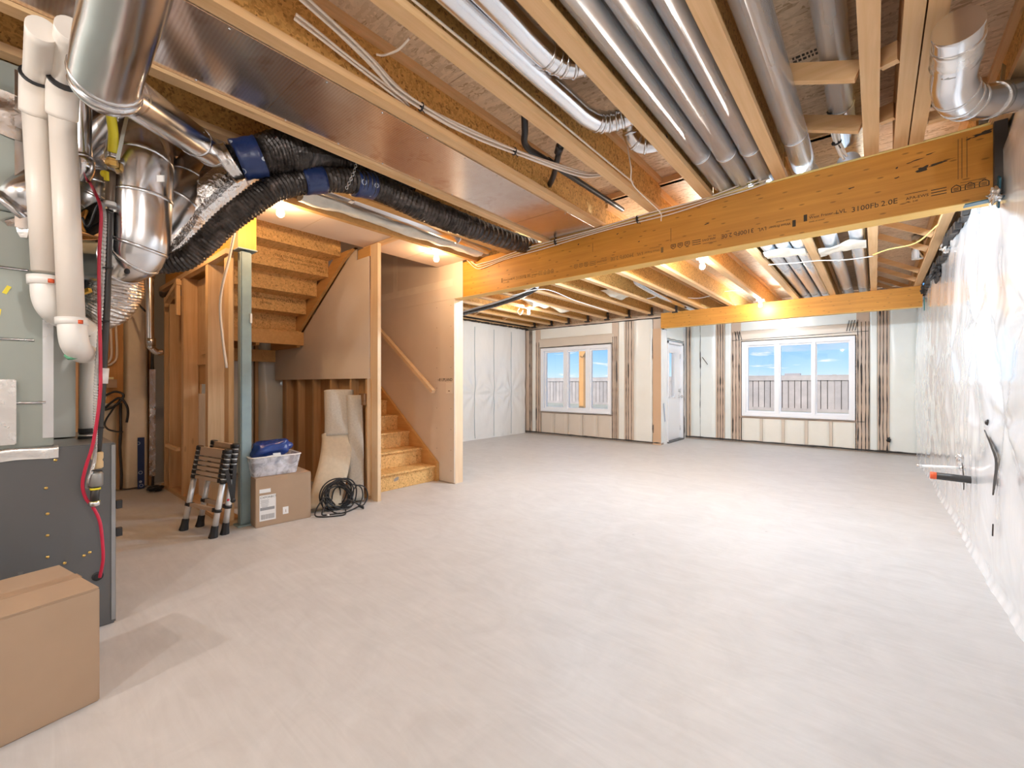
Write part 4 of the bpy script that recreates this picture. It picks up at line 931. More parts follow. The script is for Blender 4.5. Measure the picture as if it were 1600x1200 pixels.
# stud wall left of the steel post
sw = struct('wall_utility', None, None, (-5.2, 1.3, 0))
MB().box(-6.4, -4.18, 1.235, 1.375, .0, .038).build('bottom_plate', M['stud_x'], sw)
MB().box(-6.5, -4.18, 1.235, 1.293, 2.30, 2.344).build('top_plate', M['stud_x'], sw)
for x in (-6.28, -6.06, -5.54, -5.50, -4.73, -4.69): MB().box(x-.019, x+.019, 1.24, 1.37, .038, 2.30 if x > -5.6 else 2.2).build('stud', M['stud_z'], sw)
MB().box(-4.30, -4.19, 1.26, 1.30, .038, 2.30).build('stud', M['pine_z'], sw)
MB().box(-6.3, -5.45, 1.376, 1.39, .04, 2.2).box(-5.45, -4.75, 1.376, 1.39, 1.2, 2.3).build('back_board', wood('brown_board', (.55, .31, .13), (.42, .22, .08), 'z', knots=.3), sw)  # brown boards behind the studs
MB().box(-5.44, -5.10, 1.36, 1.375, .04, 1.1).build('film_behind', M['film_l'], sw)
MB().box(-6.05, -5.58, 1.20, 1.235, .50, .535).build('shelf_block', M['pine_x'], sw)
MB().box(-5.30, -5.05, 1.345, 1.36, 1.50, 1.60).build('blocking', M['stud_x'], sw); MB().box(-5.48, -5.20, 1.36, 1.374, 1.40, 2.28).build('scab_board', M['stud_z'], sw)
MB().bar((-6.05, 1.22, 2.12), (-5.56, 1.22, 2.26), .05, .05).build('brace', M['pine_x'], sw)
MB().box(-5.62, -5.57, 1.2, 1.235, 1.92, 2.30).build('blocking', M['pine_z'], sw)
ps = thing('steel_post', 'grey-blue steel column holding up the short orange beam beside the step ladder', 'post', (-4.13, 1.36, 0))
MB().box(-4.165, -4.085, 1.318, 1.402, .012, 2.325).build('column', M['steel_post'], ps, .008)
MB().box(-4.19, -4.06, 1.29, 1.43, 0, .012).build('base_plate', M['steel_post'], ps)
MB().box(-4.20, -4.06, 1.292, 1.438, 2.335, 2.344).build('top_plate', M['steel_post'], ps); MB().lathe([(.02, 0), (.02, .012)], (-4.125, 1.36, 2.324), (0, 0, 1), 10).build('jack_screw', M['iron'], ps)
MB().box(-4.084, -4.070, 1.385, 1.40, 1.72, 1.80).build('switch_box', M['white_plastic'], ps)
cb = bundle('cable', 'two cream cables hanging down past the stud beside the steel post', [at(368, 330, 3.4), at(366, 360, 3.45), at(358, 400, 3.5), at(346, 450, 3.52), at(343, 490, 3.55), at(347, 530, 3.58), at(353, 575, 3.6)], 2, r=.010, spread=.016)
vp_ = thing('vent_pipe', 'slim metal pipe with an elbow hanging on the left wall past the furnace', 'pipe', at(235, 500, 4.55))
MB().tube(crv([(at(233, 405, 4.5).x, at(233, 405, 4.5).y, 2.64), at(233, 405, 4.5), at(234, 430, 4.5), at(235, 530, 4.5), at(237, 543, 4.52), at(245, 550, 4.56), at(254, 550, 4.6)], 6), .034, 16).build('pipe', M['galv_bright'], vp_)
MB().tube([at(235, 424, 4.5), at(235, 434, 4.5)], .041, 16).build('collar', M['galv'], vp_); MB().tube([at(236, 528, 4.5), at(236, 540, 4.51)], .041, 16).build('collar', M['galv'], vp_)

# ------------------------------------------------------------------ lamps: bare bulbs in porcelain sockets, with their light; some added unseen as fill
def lamp(key, label, p, col, glass, scale=1.0):
    p = Vector(p); t = thing('bulb_lamp', label, 'lamp', p)
    MB().lathe([(.062*scale, 0), (.060*scale, -.014), (.034*scale, -.022), (.030*scale, -.045), (.024*scale, -.046)], p, (0, 0, 1), 20).build('socket', M['white_plastic'], t)
    MB().lathe([(.014, -.046), (.016, -.058), (.026, -.078), (.031, -.098), (.027, -.118), (.014, -.130), (.002, -.133)], p, (0, 0, 1), 18).build('bulb', BM[glass], t)
    d = bpy.data.lights.new('bulb_light', 'POINT'); d.energy = BULB_W[key]; d.color = col; d.shadow_soft_size = .03
    o = bpy.data.objects.new('bulb_light', d); COL.objects.link(o); o.location = (0, 0, -.095); o.parent = t
    return t
lamp('stair_near', 'lit bare bulb under the stair ceiling, just right of the lower black duct', (-3.60, 1.44, 2.649), BULB_WARM, 'w')
lamp('stair_far', 'lit bare bulb on the stair ceiling beside the left end of the main beam', (-3.63, 3.05, 2.649), BULB_WARM, 'w')
lamp('far_left', 'lit bare bulb below the joists in front of the left window', (-4.79, 6.17, ZF-.002), BULB_SOFT, 's')
lamp('far_beam', 'lit bare bulb just in front of the far beam, over the recess', (-1.44, 8.02, ZF-.002), BULB_SOFT, 's')
lamp('far_mid', 'lit bare bulb peeping under the main beam, right of its middle', (-1.45, 4.96, ZF-.002), BULB_SOFT, 's')
lamp('fill_beam_a', 'added unseen fill bulb behind the main beam towards the left wall', (-2.455, 4.25, ZF-.002), FILL_COOL, 'c')  # from here on unseen bulbs, added only to lift the brightness
lamp('fill_beam_b', 'added unseen fill bulb behind the main beam towards the film wall', (-.508, 4.25, ZF-.002), FILL_COOL, 'c')
lamp('fill_beam_c', 'added unseen fill bulb behind the far beam, over the recess window', (-1.45, 8.70, ZF-.002), FILL_COOL, 'c')
for k, p, l in (('fill_back_a', (-.99, -1.3, ZN-.002), 'added unseen fill bulb behind the viewer near the film wall'), ('fill_back_b', (-1.93, -2.0, ZN-.002), 'added unseen fill bulb behind the viewer near the back wall'), ('fill_back_c', (-.02, .35, ZN-.002), 'added unseen fill bulb straight above the viewer')):
    lamp(k, l, p, FILL_NEUTRAL, 'c')  # unseen bulbs added as fill from the viewer's side
lamp('fill_utility', 'added fill bulb hidden behind the foil-wrapped duct over the furnace corner', (-4.50, .86, ZN-.002), BULB_WARM, 'w')  # unseen warm bulb, added to light the corner behind the ducts
fw_ = bundle('cable', 'loop of white wire hanging beside the ceiling lamp of the left window', [(-4.95, 6.1, ZF-.01), (-4.98, 6.08, ZF-.07), (-4.93, 6.1, ZF-.13), (-4.88, 6.12, ZF-.05)], 1, 'white_plastic', .008)

# ------------------------------------------------------------------ furnace, plenum and pipes
fu = thing('furnace', 'dark grey steel furnace cabinet with brass screws, behind the plain cardboard box', 'furnace', (-3.25, -.2, 0))
MB().box(-3.75, -2.93, -.9, .385, .0, .905).build('cabinet', M['furnace'], fu, .006)
MB().box(-2.929, -2.926, .368, .383, .02, .895).build('corner_fold', plain('pale_fold', (.30, .31, .32), .4), fu)
def scr(pts, name='screw'):
    for (yy, zz) in pts: MB().lathe([(.007, 0), (.006, .003), (.002, .004)], (-2.929, yy, zz), (1, 0, 0), 8).build(name, M['brass'], fu)
scr([(.175, .845), (.145, .72), (.15, .60), (.15, .50), (.15, .40), (.205, .355), (.29, .38), (.06, .31), (.27, .37)])
def seal(u, v):
    yy = -.88+1.065*u; s = 1 if v < .6 else 0
    z = .86-.02*(1-u)+.07*v+.008*noise.noise((yy*9, v*2, 0)) if v < .75 else .912+.004*noise.noise((yy*9, 0, 0))
    return (-2.926+.004*noise.noise((yy*12, v*3, 5)) if v < .75 else -2.926-.03*(v-.7)/.3, yy, z)
MB().grid(seal, 50, 8).build('foil_seal', M['foil_tape'], fu)
MB().lathe([(.020, 0), (.022, .004), (.012, .006)], (-2.93, .318, .255), (1, 0, 0), 14).build('grommet', M['rubber'], fu)
for z in (.60, .46): MB().box(-2.96, -2.93, .387, .41, z-.03, z+.01).build('door_latch', M['black'], fu)
MB().box(-2.928, -2.9265, .06, .075, .30, .36).box(-2.928, -2.9265, .11, .125, .28, .34).build('pressed_mark', plain('pressed', (.15, .155, .16), .35), fu)

pl = thing('supply_plenum', 'grey-green sheet-metal plenum standing on the furnace', 'plenum', (-3.2, -.3, .91))
MB().box(-3.7, -2.95, -.9, .171, .912, 1.965).build('plenum_box', M['plenum'], pl, .004)
MB().box(-3.75, -2.94, -.9, .083, 1.966, 2.625).build('upper_box', M['plenum'], pl, .004)
MB().box(-3.7, -3.36, .172, .277, .912, 1.95).build('side_drop', M['galv_dull'], pl)
for z, a, b in ((1.715, -.9, .09), (1.40, -.9, .11), (1.115, .03, .145)): MB().tube([(-2.948, a, z), (-2.944, (a+b)/2, z), (-2.948, b, z)], .006, 8).build('drive_cleat', M['galv'], pl)
MB().box(-2.951, -2.946, .135, .170, .95, 1.60).build('edge_cleat', M['galv'], pl)
MB().box(-2.949, -2.930, -.6, .055, .93, 1.22).build('filter_hatch', M['foil_tape'], pl, .004)
MB().grid(lambda u, v: (-2.932+.014*noise.noise((u*9, v*3, 1)), -.7+.79*u, 2.50-.12*u+(v-.5)*(.19+.03*noise.noise((u*8, 2, 0)))), 40, 8).build('foil_seal', M['foil_tape'], pl)
MB().box(-2.94, -2.93, .05, .09, 1.9, 2.6).build('corner_seam', M['galv_bright'], pl)
MB().bar((-2.948, .02, 1.60), (-2.948, .035, 1.635), .014, .002, (1, 0, 0)).bar((-2.948, .0, 1.49), (-2.948, .005, 1.53), .014, .002, (1, 0, 0)).build('paint_mark', M['yellow'], pl)
# duct that leaves the plenum behind the pipes
t = thing('takeoff_collar', 'short metal duct collar with torn foil tape on the plenum, behind the cream pipes', 'duct', at(20, 320, 1.95))
MB().tube([at(22, 325, 1.98), at(45, 308, 2.0), at(85, 285, 2.05)], .098, 24).build('pipe', M['galv_bright'], t); MB().tube([at(16, 328, 1.975), at(26, 322, 1.985)], .112, 24).build('rim', M['galv'], t)
wad(at(25, 345, 1.97), .11, 6).build('tape_wrap', M['foil_tape'], t)

def pipe(name, label, spots, r, mat, cat='pipe', n=20, rings=(), per=6):
    P = crv(spots, per) if len(spots) > 2 else [Vector(p) for p in spots]
    t = thing(name, label, cat, P[len(P)//2]); MB().tube(P, r, n).build('pipe', M[mat], t); return t
a = pipe('plastic_pipe', 'left one of two thick cream plastic pipes before the plenum', [at(56, 160, 1.84), at(71, 425, 1.88)], .0435, 'pvc')
MB().tube(crv([at(66, 45, 1.56), at(60, 110, 1.74), at(57, 132, 1.79)], 6), .0435, 20).build('upper_pipe', M['pvc'], a)
MB().tube(crv([at(58, 118, 1.76), at(57, 140, 1.80), at(56, 178, 1.84)], 6), .0505, 20).build('coupling', M['pvc'], a)
MB().lathe([(.051, 0), (.0525, .004), (.051, .008)], at(58, 118, 1.757), at(57, 140, 1.8)-at(58, 118, 1.757), 20).build('glue_ring', M['black'], a)
MB().tube([at(70, 432, 1.88), at(70.5, 446, 1.88)], .055, 22).build('elbow_hub', M['pvc_white'], a)
MB().tube([at(80, 436, 1.83), at(80, 442, 1.83)], .010, 4).build('red_sticker', M['orange'], a)
MB().tube(crv([at(71, 440, 1.88), at(73, 465, 1.88), at(80, 482, 1.90), at(93, 494, 1.98), at(120, 506, 2.22), at(131, 512, 2.33)], 8), .048, 22).build('elbow', M['pvc_white'], a)
b = pipe('plastic_pipe', 'right one of two thick cream plastic pipes, with a lower elbow', [at(97, 160, 1.84), at(112, 498, 1.88)], .0435, 'pvc')
MB().tube(crv([at(111, 45, 1.56), at(102, 110, 1.74), at(99, 138, 1.79)], 6), .0435, 20).build('upper_pipe', M['pvc'], b)
MB().tube(crv([at(100, 124, 1.76), at(98, 145, 1.80), at(97, 182, 1.84)], 6), .0505, 20).build('coupling', M['pvc'], b)
MB().lathe([(.051, 0), (.0525, .004), (.051, .008)], at(100, 124, 1.757), at(98, 145, 1.8)-at(100, 124, 1.757), 20).build('glue_ring', M['black'], b)
MB().tube([at(112, 497, 1.88), at(112.5, 508, 1.88)], .053, 22).build('elbow_hub', M['pvc_white'], b)
MB().tube([at(126, 500, 1.84), at(126, 506, 1.84)], .008, 4).build('red_sticker', M['orange'], b)
MB().tube(crv([at(113, 505, 1.88), at(115, 528, 1.88), at(119, 542, 1.92), at(127, 551, 2.05), at(134, 552, 2.25)], 8), .048, 22).build('elbow', M['pvc_white'], b)
MB().tube([at(113, 552, 1.93), at(116, 556, 1.94)], .03, 10).build('green_primer', plain('green_primer', (.15, .45, .28), .5), b)
c = pipe('plastic_pipe', 'white upright plastic pipe standing in a rubber collar on the furnace', [at(139, 530, 2.36), at(138, 683, 2.36)], .036, 'pvc_white')
MB().tube(crv([at(128, 508, 2.33), at(136, 513, 2.35), at(140, 524, 2.36), at(140, 562, 2.36)], 6), .042, 20).build('elbow', M['pvc_white'], c)
MB().lathe([(.040, 0), (.042, .01), (.036, .03), (.040, .04), (.040, .06)], at(138, 686, 2.36), (0, 0, 1), 20).build('rubber_collar', M['rubber'], c); MB().lathe([(.041, 0), (.041, .014)], at(138, 682, 2.36), (0, 0, 1), 20).build('hose_clamp', M['galv'], c)
for v in (527, 563): MB().lathe([(.0425, 0), (.0435, .003), (.0425, .006)], at(139.5, v, 2.36), (0, 0, 1), 20).build('glue_ring', M['black'], c)

g = pipe('gas_pipe', 'black iron gas pipe hanging before the furnace with valve and yellow hose on top', [at(172, 330, 2.08), at(170, 345, 2.08), at(166, 480, 2.08), at(159, 610, 2.08), at(152, 705, 2.08)], .0155, 'iron')
MB().tube(crv([at(173, 268, 2.08), at(172.5, 300, 2.08), at(172, 318, 2.08)], 3), .019, 16).build('iron_nipple', plain('worn_iron', (.16, .12, .09), .4, .4), g)
MB().tube([at(172, 316, 2.08), at(172, 322, 2.08)], .024, 16).build('coupling', M['paper'], g)
MB().tube(crv([at(171, 160, 1.98), at(174, 185, 2.02), at(177, 210, 2.05), at(176, 238, 2.07)], 5), .0195, 16).build('hose', M['yellow'], g)
MB().lathe([(.019, 0), (.021, .006), (.019, .012), (.021, .018), (.019, .024), (.019, .03)], at(176, 247, 2.075), (0, 0, 1), 16).build('hose_ferrule', M['galv'], g)
MB().lathe([(.020, 0), (.026, .005), (.026, .022), (.022, .026), (.022, .034)], at(175, 260, 2.08), (0, 0, 1), 6, False).build('brass_nut', M['brass'], g)
MB().lathe([(.016, 0), (.018, .01), (.012, .02)], at(166, 272, 2.055), RT*-1, 12).bar(at(166, 268, 2.05), at(166.5, 282, 2.05), .014, .014).build('valve_handle', M['yellow'], g)
MB().tube([at(162.5, 575, 2.08), at(160.5, 599, 2.08)], .019, 14).build('white_tape', M['paper'], g)
MB().lathe([(.017, 0), (.022, .005), (.022, .03), (.018, .04), (.022, .05), (.022, .075), (.017, .08)], at(152, 732, 2.08), (0, 0, 1), 12).build('tan_union', plain('tan_sealed_union', (.72, .52, .28), .5), g)
MB().lathe([(.019, 0), (.026, .004), (.026, .06), (.020, .07)], at(150, 760, 2.08), (0, 0, 1), 14).build('grey_union', plain('grey_union', (.32, .32, .31), .4, .5), g)
MB().tube([at(149, 760, 2.08), at(147.5, 785, 2.08)], .0165, 14).build('drip_leg', M['iron'], g)
for v in (762, 783): MB().tube([at(149-(v-760)*.05, v, 2.08), at(149-(v-760)*.05, v+3, 2.08)], .020, 14).build('yellow_tape', M['yellow'], g)
MB().lathe([(.016, 0), (.022, .006), (.022, .022), (.017, .026)], at(147.5, 791, 2.08), (0, 0, 1), 10).build('end_cap', M['galv'], g)
for v, u in ((418, 169), (502, 164), (668, 155), (735, 152)): MB().bar(at(u-9, v, 2.05), at(u+8, v+.5, 2.07), .004, .007).build('cable_tie', M['black'], g)
rc = bundle('red_cable', 'thick red cable snaking down beside the gas pipe into the furnace', [at(136, 262, 2.2), at(139, 280, 2.15), at(148, 300, 2.05), at(156, 320, 2.03), at(158, 345, 2.03), at(155, 400, 2.03), at(155, 470, 2.03), at(157, 560, 2.03), at(156, 620, 2.03), at(146, 690, 2.03), at(134, 730, 2.03), at(129, 757, 2.04), at(134, 778, 2.06), at(147, 795, 2.08), at(156, 815, 2.09), at(160, 845, 2.09), at(161, 875, 2.09), at(156, 902, 2.10)], 1, 'red', .0068)
ac = thing('armoured_cable', 'ribbed grey armoured cable beside the red cable', 'cable', at(160, 450, 2.07))
P = crv([at(157, 316, 2.04), at(161, 325, 2.06), at(163.5, 345, 2.06), at(161, 420, 2.06), at(157, 500, 2.06), at(151, 580, 2.06), at(149, 640, 2.05), at(149, 690, 2.05), at(147, 720, 2.05), at(139, 748, 2.06), at(137, 762, 2.07)], 40)
MB().tube(P, [.0088 if i % 3 else .0068 for i in range(len(P))], 8, smooth=False).build('conduit', M['conduit'], ac)

# ------------------------------------------------------------------ the tangle of ducts over the furnace
t = run('round_duct', 'wide upright metal duct cut by the top of the view, right of the cream pipes', [(at(212, -90, 1.02), .090), (at(194, 5, 1.19), .090), (at(183, 50, 1.29), .091), (at(170, 100, 1.40), .092), (at(166, 122, 1.45), .093), (at(166, 140, 1.49), .092)], rings=(.80,))
MB().lathe([(.093, 0), (.097, .012), (.090, .03), (.07, .06), (.03, .075)], at(166, 134, 1.47), at(168, 170, 1.54)-at(166, 134, 1.47), 24).build('end_cap', M['galv'], t)
t = run('round_duct', 'bright metal duct slanting from the wide upright duct towards the navy tape', [(at(172, 128, 1.53), .076), (at(200, 147, 1.62), .076), (at(300, 216, 2.2), .076), (at(306, 221, 2.24), .076), (at(332, 240, 2.42), .070)], rings=(.72, .99))
wrap(t, at(182, 134, 1.56), at(200, 147, 1.62), .078, 'foil_tape'); MB().obox(at(312, 214, 2.16), RT*.022, UP*.024, FW*.002).build('label', M['paper'], t)
t = run('candle_duct', 'large upright metal duct with rounded top and elbow at its foot, behind the gas pipe', [(at(238, 240, 2.62), .120), (at(229, 226, 2.46), .132), (at(223, 226, 2.34), .136), (at(220, 246, 2.26), .136), (at(219, 300, 2.23), .134), (at(218, 350, 2.23), .132), (at(215, 383, 2.23), .130), (at(203, 402, 2.23), .122), (at(180, 408, 2.25), .114), (at(125, 408, 2.32), .110)], rings=(.36, .47, .68, .76, .85))
MB().obox(at(251, 279, 2.125), RT*.018, UP*.016, FW*.002).build('label', M['paper'], t); MB().obox(at(147, 404, 2.165), RT*.022, UP*.04, FW*.002).build('label', M['paper'], t)
MB().lathe([(.014, 0), (.014, .004)], at(199, 424, 2.13), FW*-1, 12).build('knockout', M['black'], t)
run('round_duct', 'dull metal duct slanting behind the rounded upright duct', [(at(345, 228, 2.9), .12), (at(310, 270, 2.7), .12), (at(270, 330, 2.55), .12), (at(235, 370, 2.5), .12)], 'galv', rings=(.45, .6))
t = run('insulated_duct', 'foil-wrapped duct sweeping down to the left from the navy tape', [(at(386, 250, 2.80), .100), (at(368, 266, 2.76), .122), (at(330, 298, 2.70), .126), (at(296, 330, 2.64), .128), (at(276, 358, 2.60), .135), (at(250, 384, 2.56), .135), (at(205, 402, 2.54), .12)], 'foil', crink=.005)
wrap(t, at(386, 250, 2.79), at(362, 271, 2.74), .118, 'foil_tape', crink=.012)
t = run('flexible_duct', 'upper black flexible duct banded with navy tape, vanishing above the foil boards', [(at(362, 254, 2.46), .09), (at(395, 247, 2.50), .098), (at(430, 241, 2.58), .122), (at(465, 240, 2.70), .122), (at(500, 246, 2.88), .108), (at(540, 256, 3.05), .092), (at(590, 274, 3.25), .085), (at(640, 292, 3.5), .08)], 'flex', per=16, corr=.045, crink=.006)
wrap(t, at(371, 251, 2.44), at(408, 244, 2.49), .108, 'tape'); wrap(t, at(352, 258, 2.43), at(369, 251, 2.44), .098, 'foil_tape')
t = run('flexible_duct', 'lower black flexible duct with two navy tape bands, reaching the main beam', [(at(236, 416, 2.44), .045), (at(286, 406, 2.46), .060), (at(320, 380, 2.48), .064), (at(354, 347, 2.50), .066), (at(392, 318, 2.54), .070), (at(427, 295, 2.60), .073), (at(470, 284, 2.72), .075), (at(520, 281, 2.86), .076), (at(568, 287, 3.02), .082), (at(610, 302, 3.22), .088), (at(660, 326, 3.45), .095), (at(700, 342, 3.66), .095), (at(735, 355, 3.85), .092), (at(790, 374, 4.25), .088), (at(835, 386, 4.62), .08)], 'flex', per=16, corr=.05, crink=.004)
wrap(t, at(472, 283, 2.73), at(505, 281, 2.81), .083, 'tape'); wrap(t, at(552, 285, 2.97), at(582, 291, 3.08), .089, 'tape')
ch = thing('chain', 'thin metal chain holding up the lower black flexible duct', 'chain', at(555, 270, 2.88))
mb = MB()
for i in range(14):
    p = at(558-i*.6-(i*i)*.05, 249+i*3.4, 2.90-.004*i); a = i % 2
    ring = [p + (RT if a else FW)*(.008*math.cos(k*math.pi/4)) + UP*(.012*math.sin(k*math.pi/4)) for k in range(9)]
    mb.tube(ring, .0022, 5, cap=False)
mb.build('links', M['galv'], ch, kind='stuff')
for nm, pts, lab in (('strap', [at(229, 66, 1.52), at(227, 110, 1.58), at(222, 135, 1.62), at(205, 158, 1.66)], 'perforated strap holding the slanting bright duct to the joists'), ('strap', [at(199, 180, 2.0), at(193, 205, 1.98), at(184, 250, 1.95)], 'perforated strap before the rounded top of the large upright duct')):
    s_ = thing('hanger_strap', lab, 'strap', pts[1]); mb = MB()
    for p, q in zip(pts, pts[1:]): mb.bar(p, q, .018, .002, FW)
    mb.build('strap_band', M['galv_dull'], s_)
run('round_duct', 'shiny metal duct slanting up beside the yellow hose', [(at(112, 255, 2.32), .093), (at(140, 225, 2.32), .093), (at(196, 172, 2.34), .093)], rings=(.9,))
run('round_duct', 'narrow upright metal duct squeezed between cream pipe and yellow hose', [(at(116, 60, 2.02), .05), (at(121, 150, 2.05), .05), (at(122, 235, 2.08), .05), (at(128, 258, 2.08), .047), (at(122, 275, 2.1), .046)], rings=(.66,))
run('elbow_duct', 'dull segmented elbow between the red cable and the shiny slanting duct', [(at(150, 262, 2.38), .07), (at(158, 285, 2.36), .085), (at(152, 310, 2.34), .092), (at(135, 325, 2.34), .092), (at(105, 330, 2.36), .092)], 'galv', rings=(.2, .35, .5, .65, .8))
t = run('insulated_duct', 'hanging bulge of crinkled silver flexible duct behind the gas pipe', [(at(178, 420, 2.5), .13), (at(172, 450, 2.5), .15), (at(160, 475, 2.5), .14), (at(140, 488, 2.5), .11), (at(120, 490, 2.5), .08)], 'foil', per=16, corr=.02, crink=.008)
dm = thing('damper_motor', 'black damper motor box with orange wires between the ducts', 'motor', at(147, 342, 2.2))
MB().obox(at(148, 342, 2.22), RT*.055+UP*.03, UP*.05-RT*.02, FW*.03).build('housing', M['black'], dm, .006)
MB().tube(crv([at(126, 350, 2.2), at(128, 335, 2.18), at(136, 330, 2.17), at(128, 350, 2.17), at(133, 362, 2.17)]), .006, 6).build('wire', plain('orange_wire', (.85, .38, .08), .5), dm)
MB().tube(crv([at(160, 312, 2.12), at(150, 325, 2.1), at(141, 350, 2.1), at(134, 352, 2.1), at(129, 340, 2.1)]), .005, 6).build('lead', M['black'], dm)
bs = thing('blower_bracket', 'black and steel bracket with yellow handle under the ducts', 'bracket', at(135, 445, 2.35))
MB().obox(at(133, 442, 2.36), RT*.02, UP*.045, FW*.02).build('arm', M['black'], bs); MB().bar(at(126, 458, 2.3), at(141, 453, 2.3), .02, .02).build('handle', plain('amber_handle', (.8, .45, .05), .4), bs)

# low voltage wiring on the orange board behind the furnace
wb = thing('wire_box', 'small cream junction box on the orange board past the gas pipe', 'box', (XL+.2, .80, 1.22))
MB().box(XL+.183, XL+.24, .765, .845, 1.16, 1.25).build('housing', M['card'], wb); MB().box(XL+.183, XL+.22, .78, .82, 1.251, 1.275).build('cap', plain('yellow_cap', (.85, .8, .45), .5), wb)
for i, (y0_, l) in enumerate(((.745, 'left'), (.79, 'middle'), (.835, 'right'))):
    tag(MB().tube(crv([(XL+.2, y0_, 1.95), (XL+.2, y0_+.01, 1.75), (XL+.205, y0_+.012, 1.50), (XL+.2, y0_-.03, 1.42), (XL+.2, y0_-.07, 1.40)]), .011, 7).build('cable', M['cable']), l + ' one of three cream cables running down the orange board', 'cable')
P = crv([at(164, 582+36, 4.7), at(180, 612, 4.72), at(193, 618, 4.75), at(180, 634, 4.7), at(162, 640, 4.7), at(185, 622, 4.72), at(197, 632, 4.75), at(200, 645, 4.78), at(198, 660, 4.78)])
tag(MB().tube(P, .012, 7).build('cable', M['black']), 'tangled black wires below the cream junction box', 'cable')
tag(MB().tube(crv([at(190, 622, 4.74), at(176, 640, 4.7), at(164, 660, 4.7), at(168, 670, 4.7), at(180, 674, 4.72), at(192, 675, 4.74)]), .009, 7).build('cable', M['black']), 'single black wire drooping in a wide loop on the left wall', 'cable')
tag(MB().tube(crv([(XL+.06, .93, 2.08), at(200, 464, 4.7), at(214, 474, 4.65), at(227, 486, 4.54)]), .010, 6).build('cable', M['black']), 'short black wire pair stretched to the slim metal pipe', 'cable')
P = []
for i in range(70):
    a = i*.55; P.append(Vector((-6.19+.06*math.cos(a)+.0012*i, 1.13+.055*math.sin(a)+.02*math.sin(i*.3), .012+.0008*i)))
tag(MB().tube(P, .009, 6).build('cable_coil', M['rubber']), 'flat coil of black cable on the floor beside the studs', 'cable')

# ------------------------------------------------------------------ things on the floor
def cardboard(name, label, c, ax, w, d, h, seam, cat='box'):
    """closed carton: c front corner, ax unit vector along the front, w along it, d backwards"""
    ax = Vector(ax).normalized(); bk = Vector((-ax.y, ax.x, 0)); c = Vector(c)
    t = thing(name, label, cat, c + ax*w/2 + bk*d/2)
    MB().obox(c + ax*w/2 + bk*d/2 + UP*(h/2-.002), ax*w/2, bk*d/2, UP*(h/2-.002)).build('carton', M['card'], t, .004)
    for s in (0, 1):
        k = .25 if s == 0 else .75
        MB().obox(c + ax*w/2 + bk*d*k + UP*(h-.001), ax*(w/2-.002), bk*(d/4-.0025), UP*.002).build('flap', M['card'], t)
    MB().obox(c + ax*w/2 + bk*d/2 + UP*(h+.0012), ax*w/2, bk*.028, UP*.0004).build('packing_tape', M['card_tape'], t)
    return t, c, ax, bk
bx, c0, a0, k0 = cardboard('cardboard_box', 'large plain cardboard box at the lower left, before the furnace', Vector((-2.254, .251, 0)) - Vector((.19, -.98, 0)).normalized()*-.95, -Vector((.19, -.98, 0)), .95, .42, .428, True)
MB().obox(c0+a0*.952+k0*.21+UP*.39, a0*.0006, k0*.028, UP*.04).build('tape_end', M['card_tape'], bx)
cx2, c0, a0, k0 = cardboard('carton', 'cardboard carton with a white shipping label under the plastic tub', (-3.939, 1.378, 0), (.043, .442, 0), .444, .335, .41, False)
def on_face(u, z, w, h, off, name, mat, parent): return MB().obox(c0+a0*(u+w/2)+UP*(z+h/2)-k0*off, a0*w/2, k0*.0004, UP*h/2).build(name, mat, parent)
lb = on_face(.03, .05, .125, .215, .001, 'shipping_label', M['paper'], cx2)
FX = Matrix(((a0.x, 0, -k0.x, 0), (a0.y, 0, -k0.y, 0), (0, 1, 0, 0), (0, 0, 0, 1)))
def print_on(b, s_, u, z): 
    T = MB(); T.add(*text_geo(b, s_, Matrix.Translation(c0+a0*u+UP*z-k0*.0018) @ FX)); return T
print_on('CXPONECT', .024, .034, .238).build('print', M['ink'], lb)
T = MB()
for z in (.222, .212, .202, .19, .178, .168): T.obox(c0+a0*(.07)+UP*z-k0*.0018, a0*random.uniform(.018, .034), k0*.0002, UP*.0016)
T.obox(c0+a0*.09+UP*.15-k0*.0018, a0*.055, k0*.0002, UP*.012)
u = .042
while u < .145:
    w_ = random.choice((.002, .003, .005)); T.obox(c0+a0*(u+w_/2)+UP*.083-k0*.0018, a0*w_/2, k0*.0002, UP*.02); u += w_+random.choice((.002, .003))
T.build('print', plain('grey_print', (.30, .30, .31), .7), lb)
on_face(.03, .285, .085, .032, .001, 'sticker', M['paper'], cx2); s2 = on_face(.21, .075, .045, .062, .001, 'sticker', M['paper'], cx2)
print_on('1', .035, .225, .09).build('print', M['ink_faint'], s2)
MB().obox(c0+a0*.22+UP*.395-k0*.0008, a0*.028, k0*.0004, UP*.02).build('tape_end', M['card_tape'], cx2)

# plastic tub with a blue bag, on the carton
tc = c0 + a0*.172 + k0*.175 + UP*.415
tb = thing('plastic_tub', 'clear plastic tub full of odds and ends on the labelled carton', 'tub', tc)
def rr(w, d, z, n=6, r=.03):
    P = []
    for cx_, cy_, s in ((w/2-r, d/2-r, 0), (-w/2+r, d/2-r, 1), (-w/2+r, -d/2+r, 2), (w/2-r, -d/2+r, 3)):
        for i in range(n): a = (s+i/(n-1))*math.pi/2; P.append(tc + a0*(cx_+r*math.cos(a)) + k0*(cy_+r*math.sin(a)) + UP*z)
    return P
mb = MB(); L1, L2 = rr(.345, .25, 0), rr(.40, .30, .165); n = len(L1)
mb.add(L1+L2, [[i, (i+1) % n, (i+1) % n+n, i+n] for i in range(n)], True).add(L1, [list(range(n))[::-1]]).build('tub_wall', M['tub'], tb)
MB().tube(L2+[L2[0]], .006, 6, cap=False).build('rim', M['white_plastic'], tb)
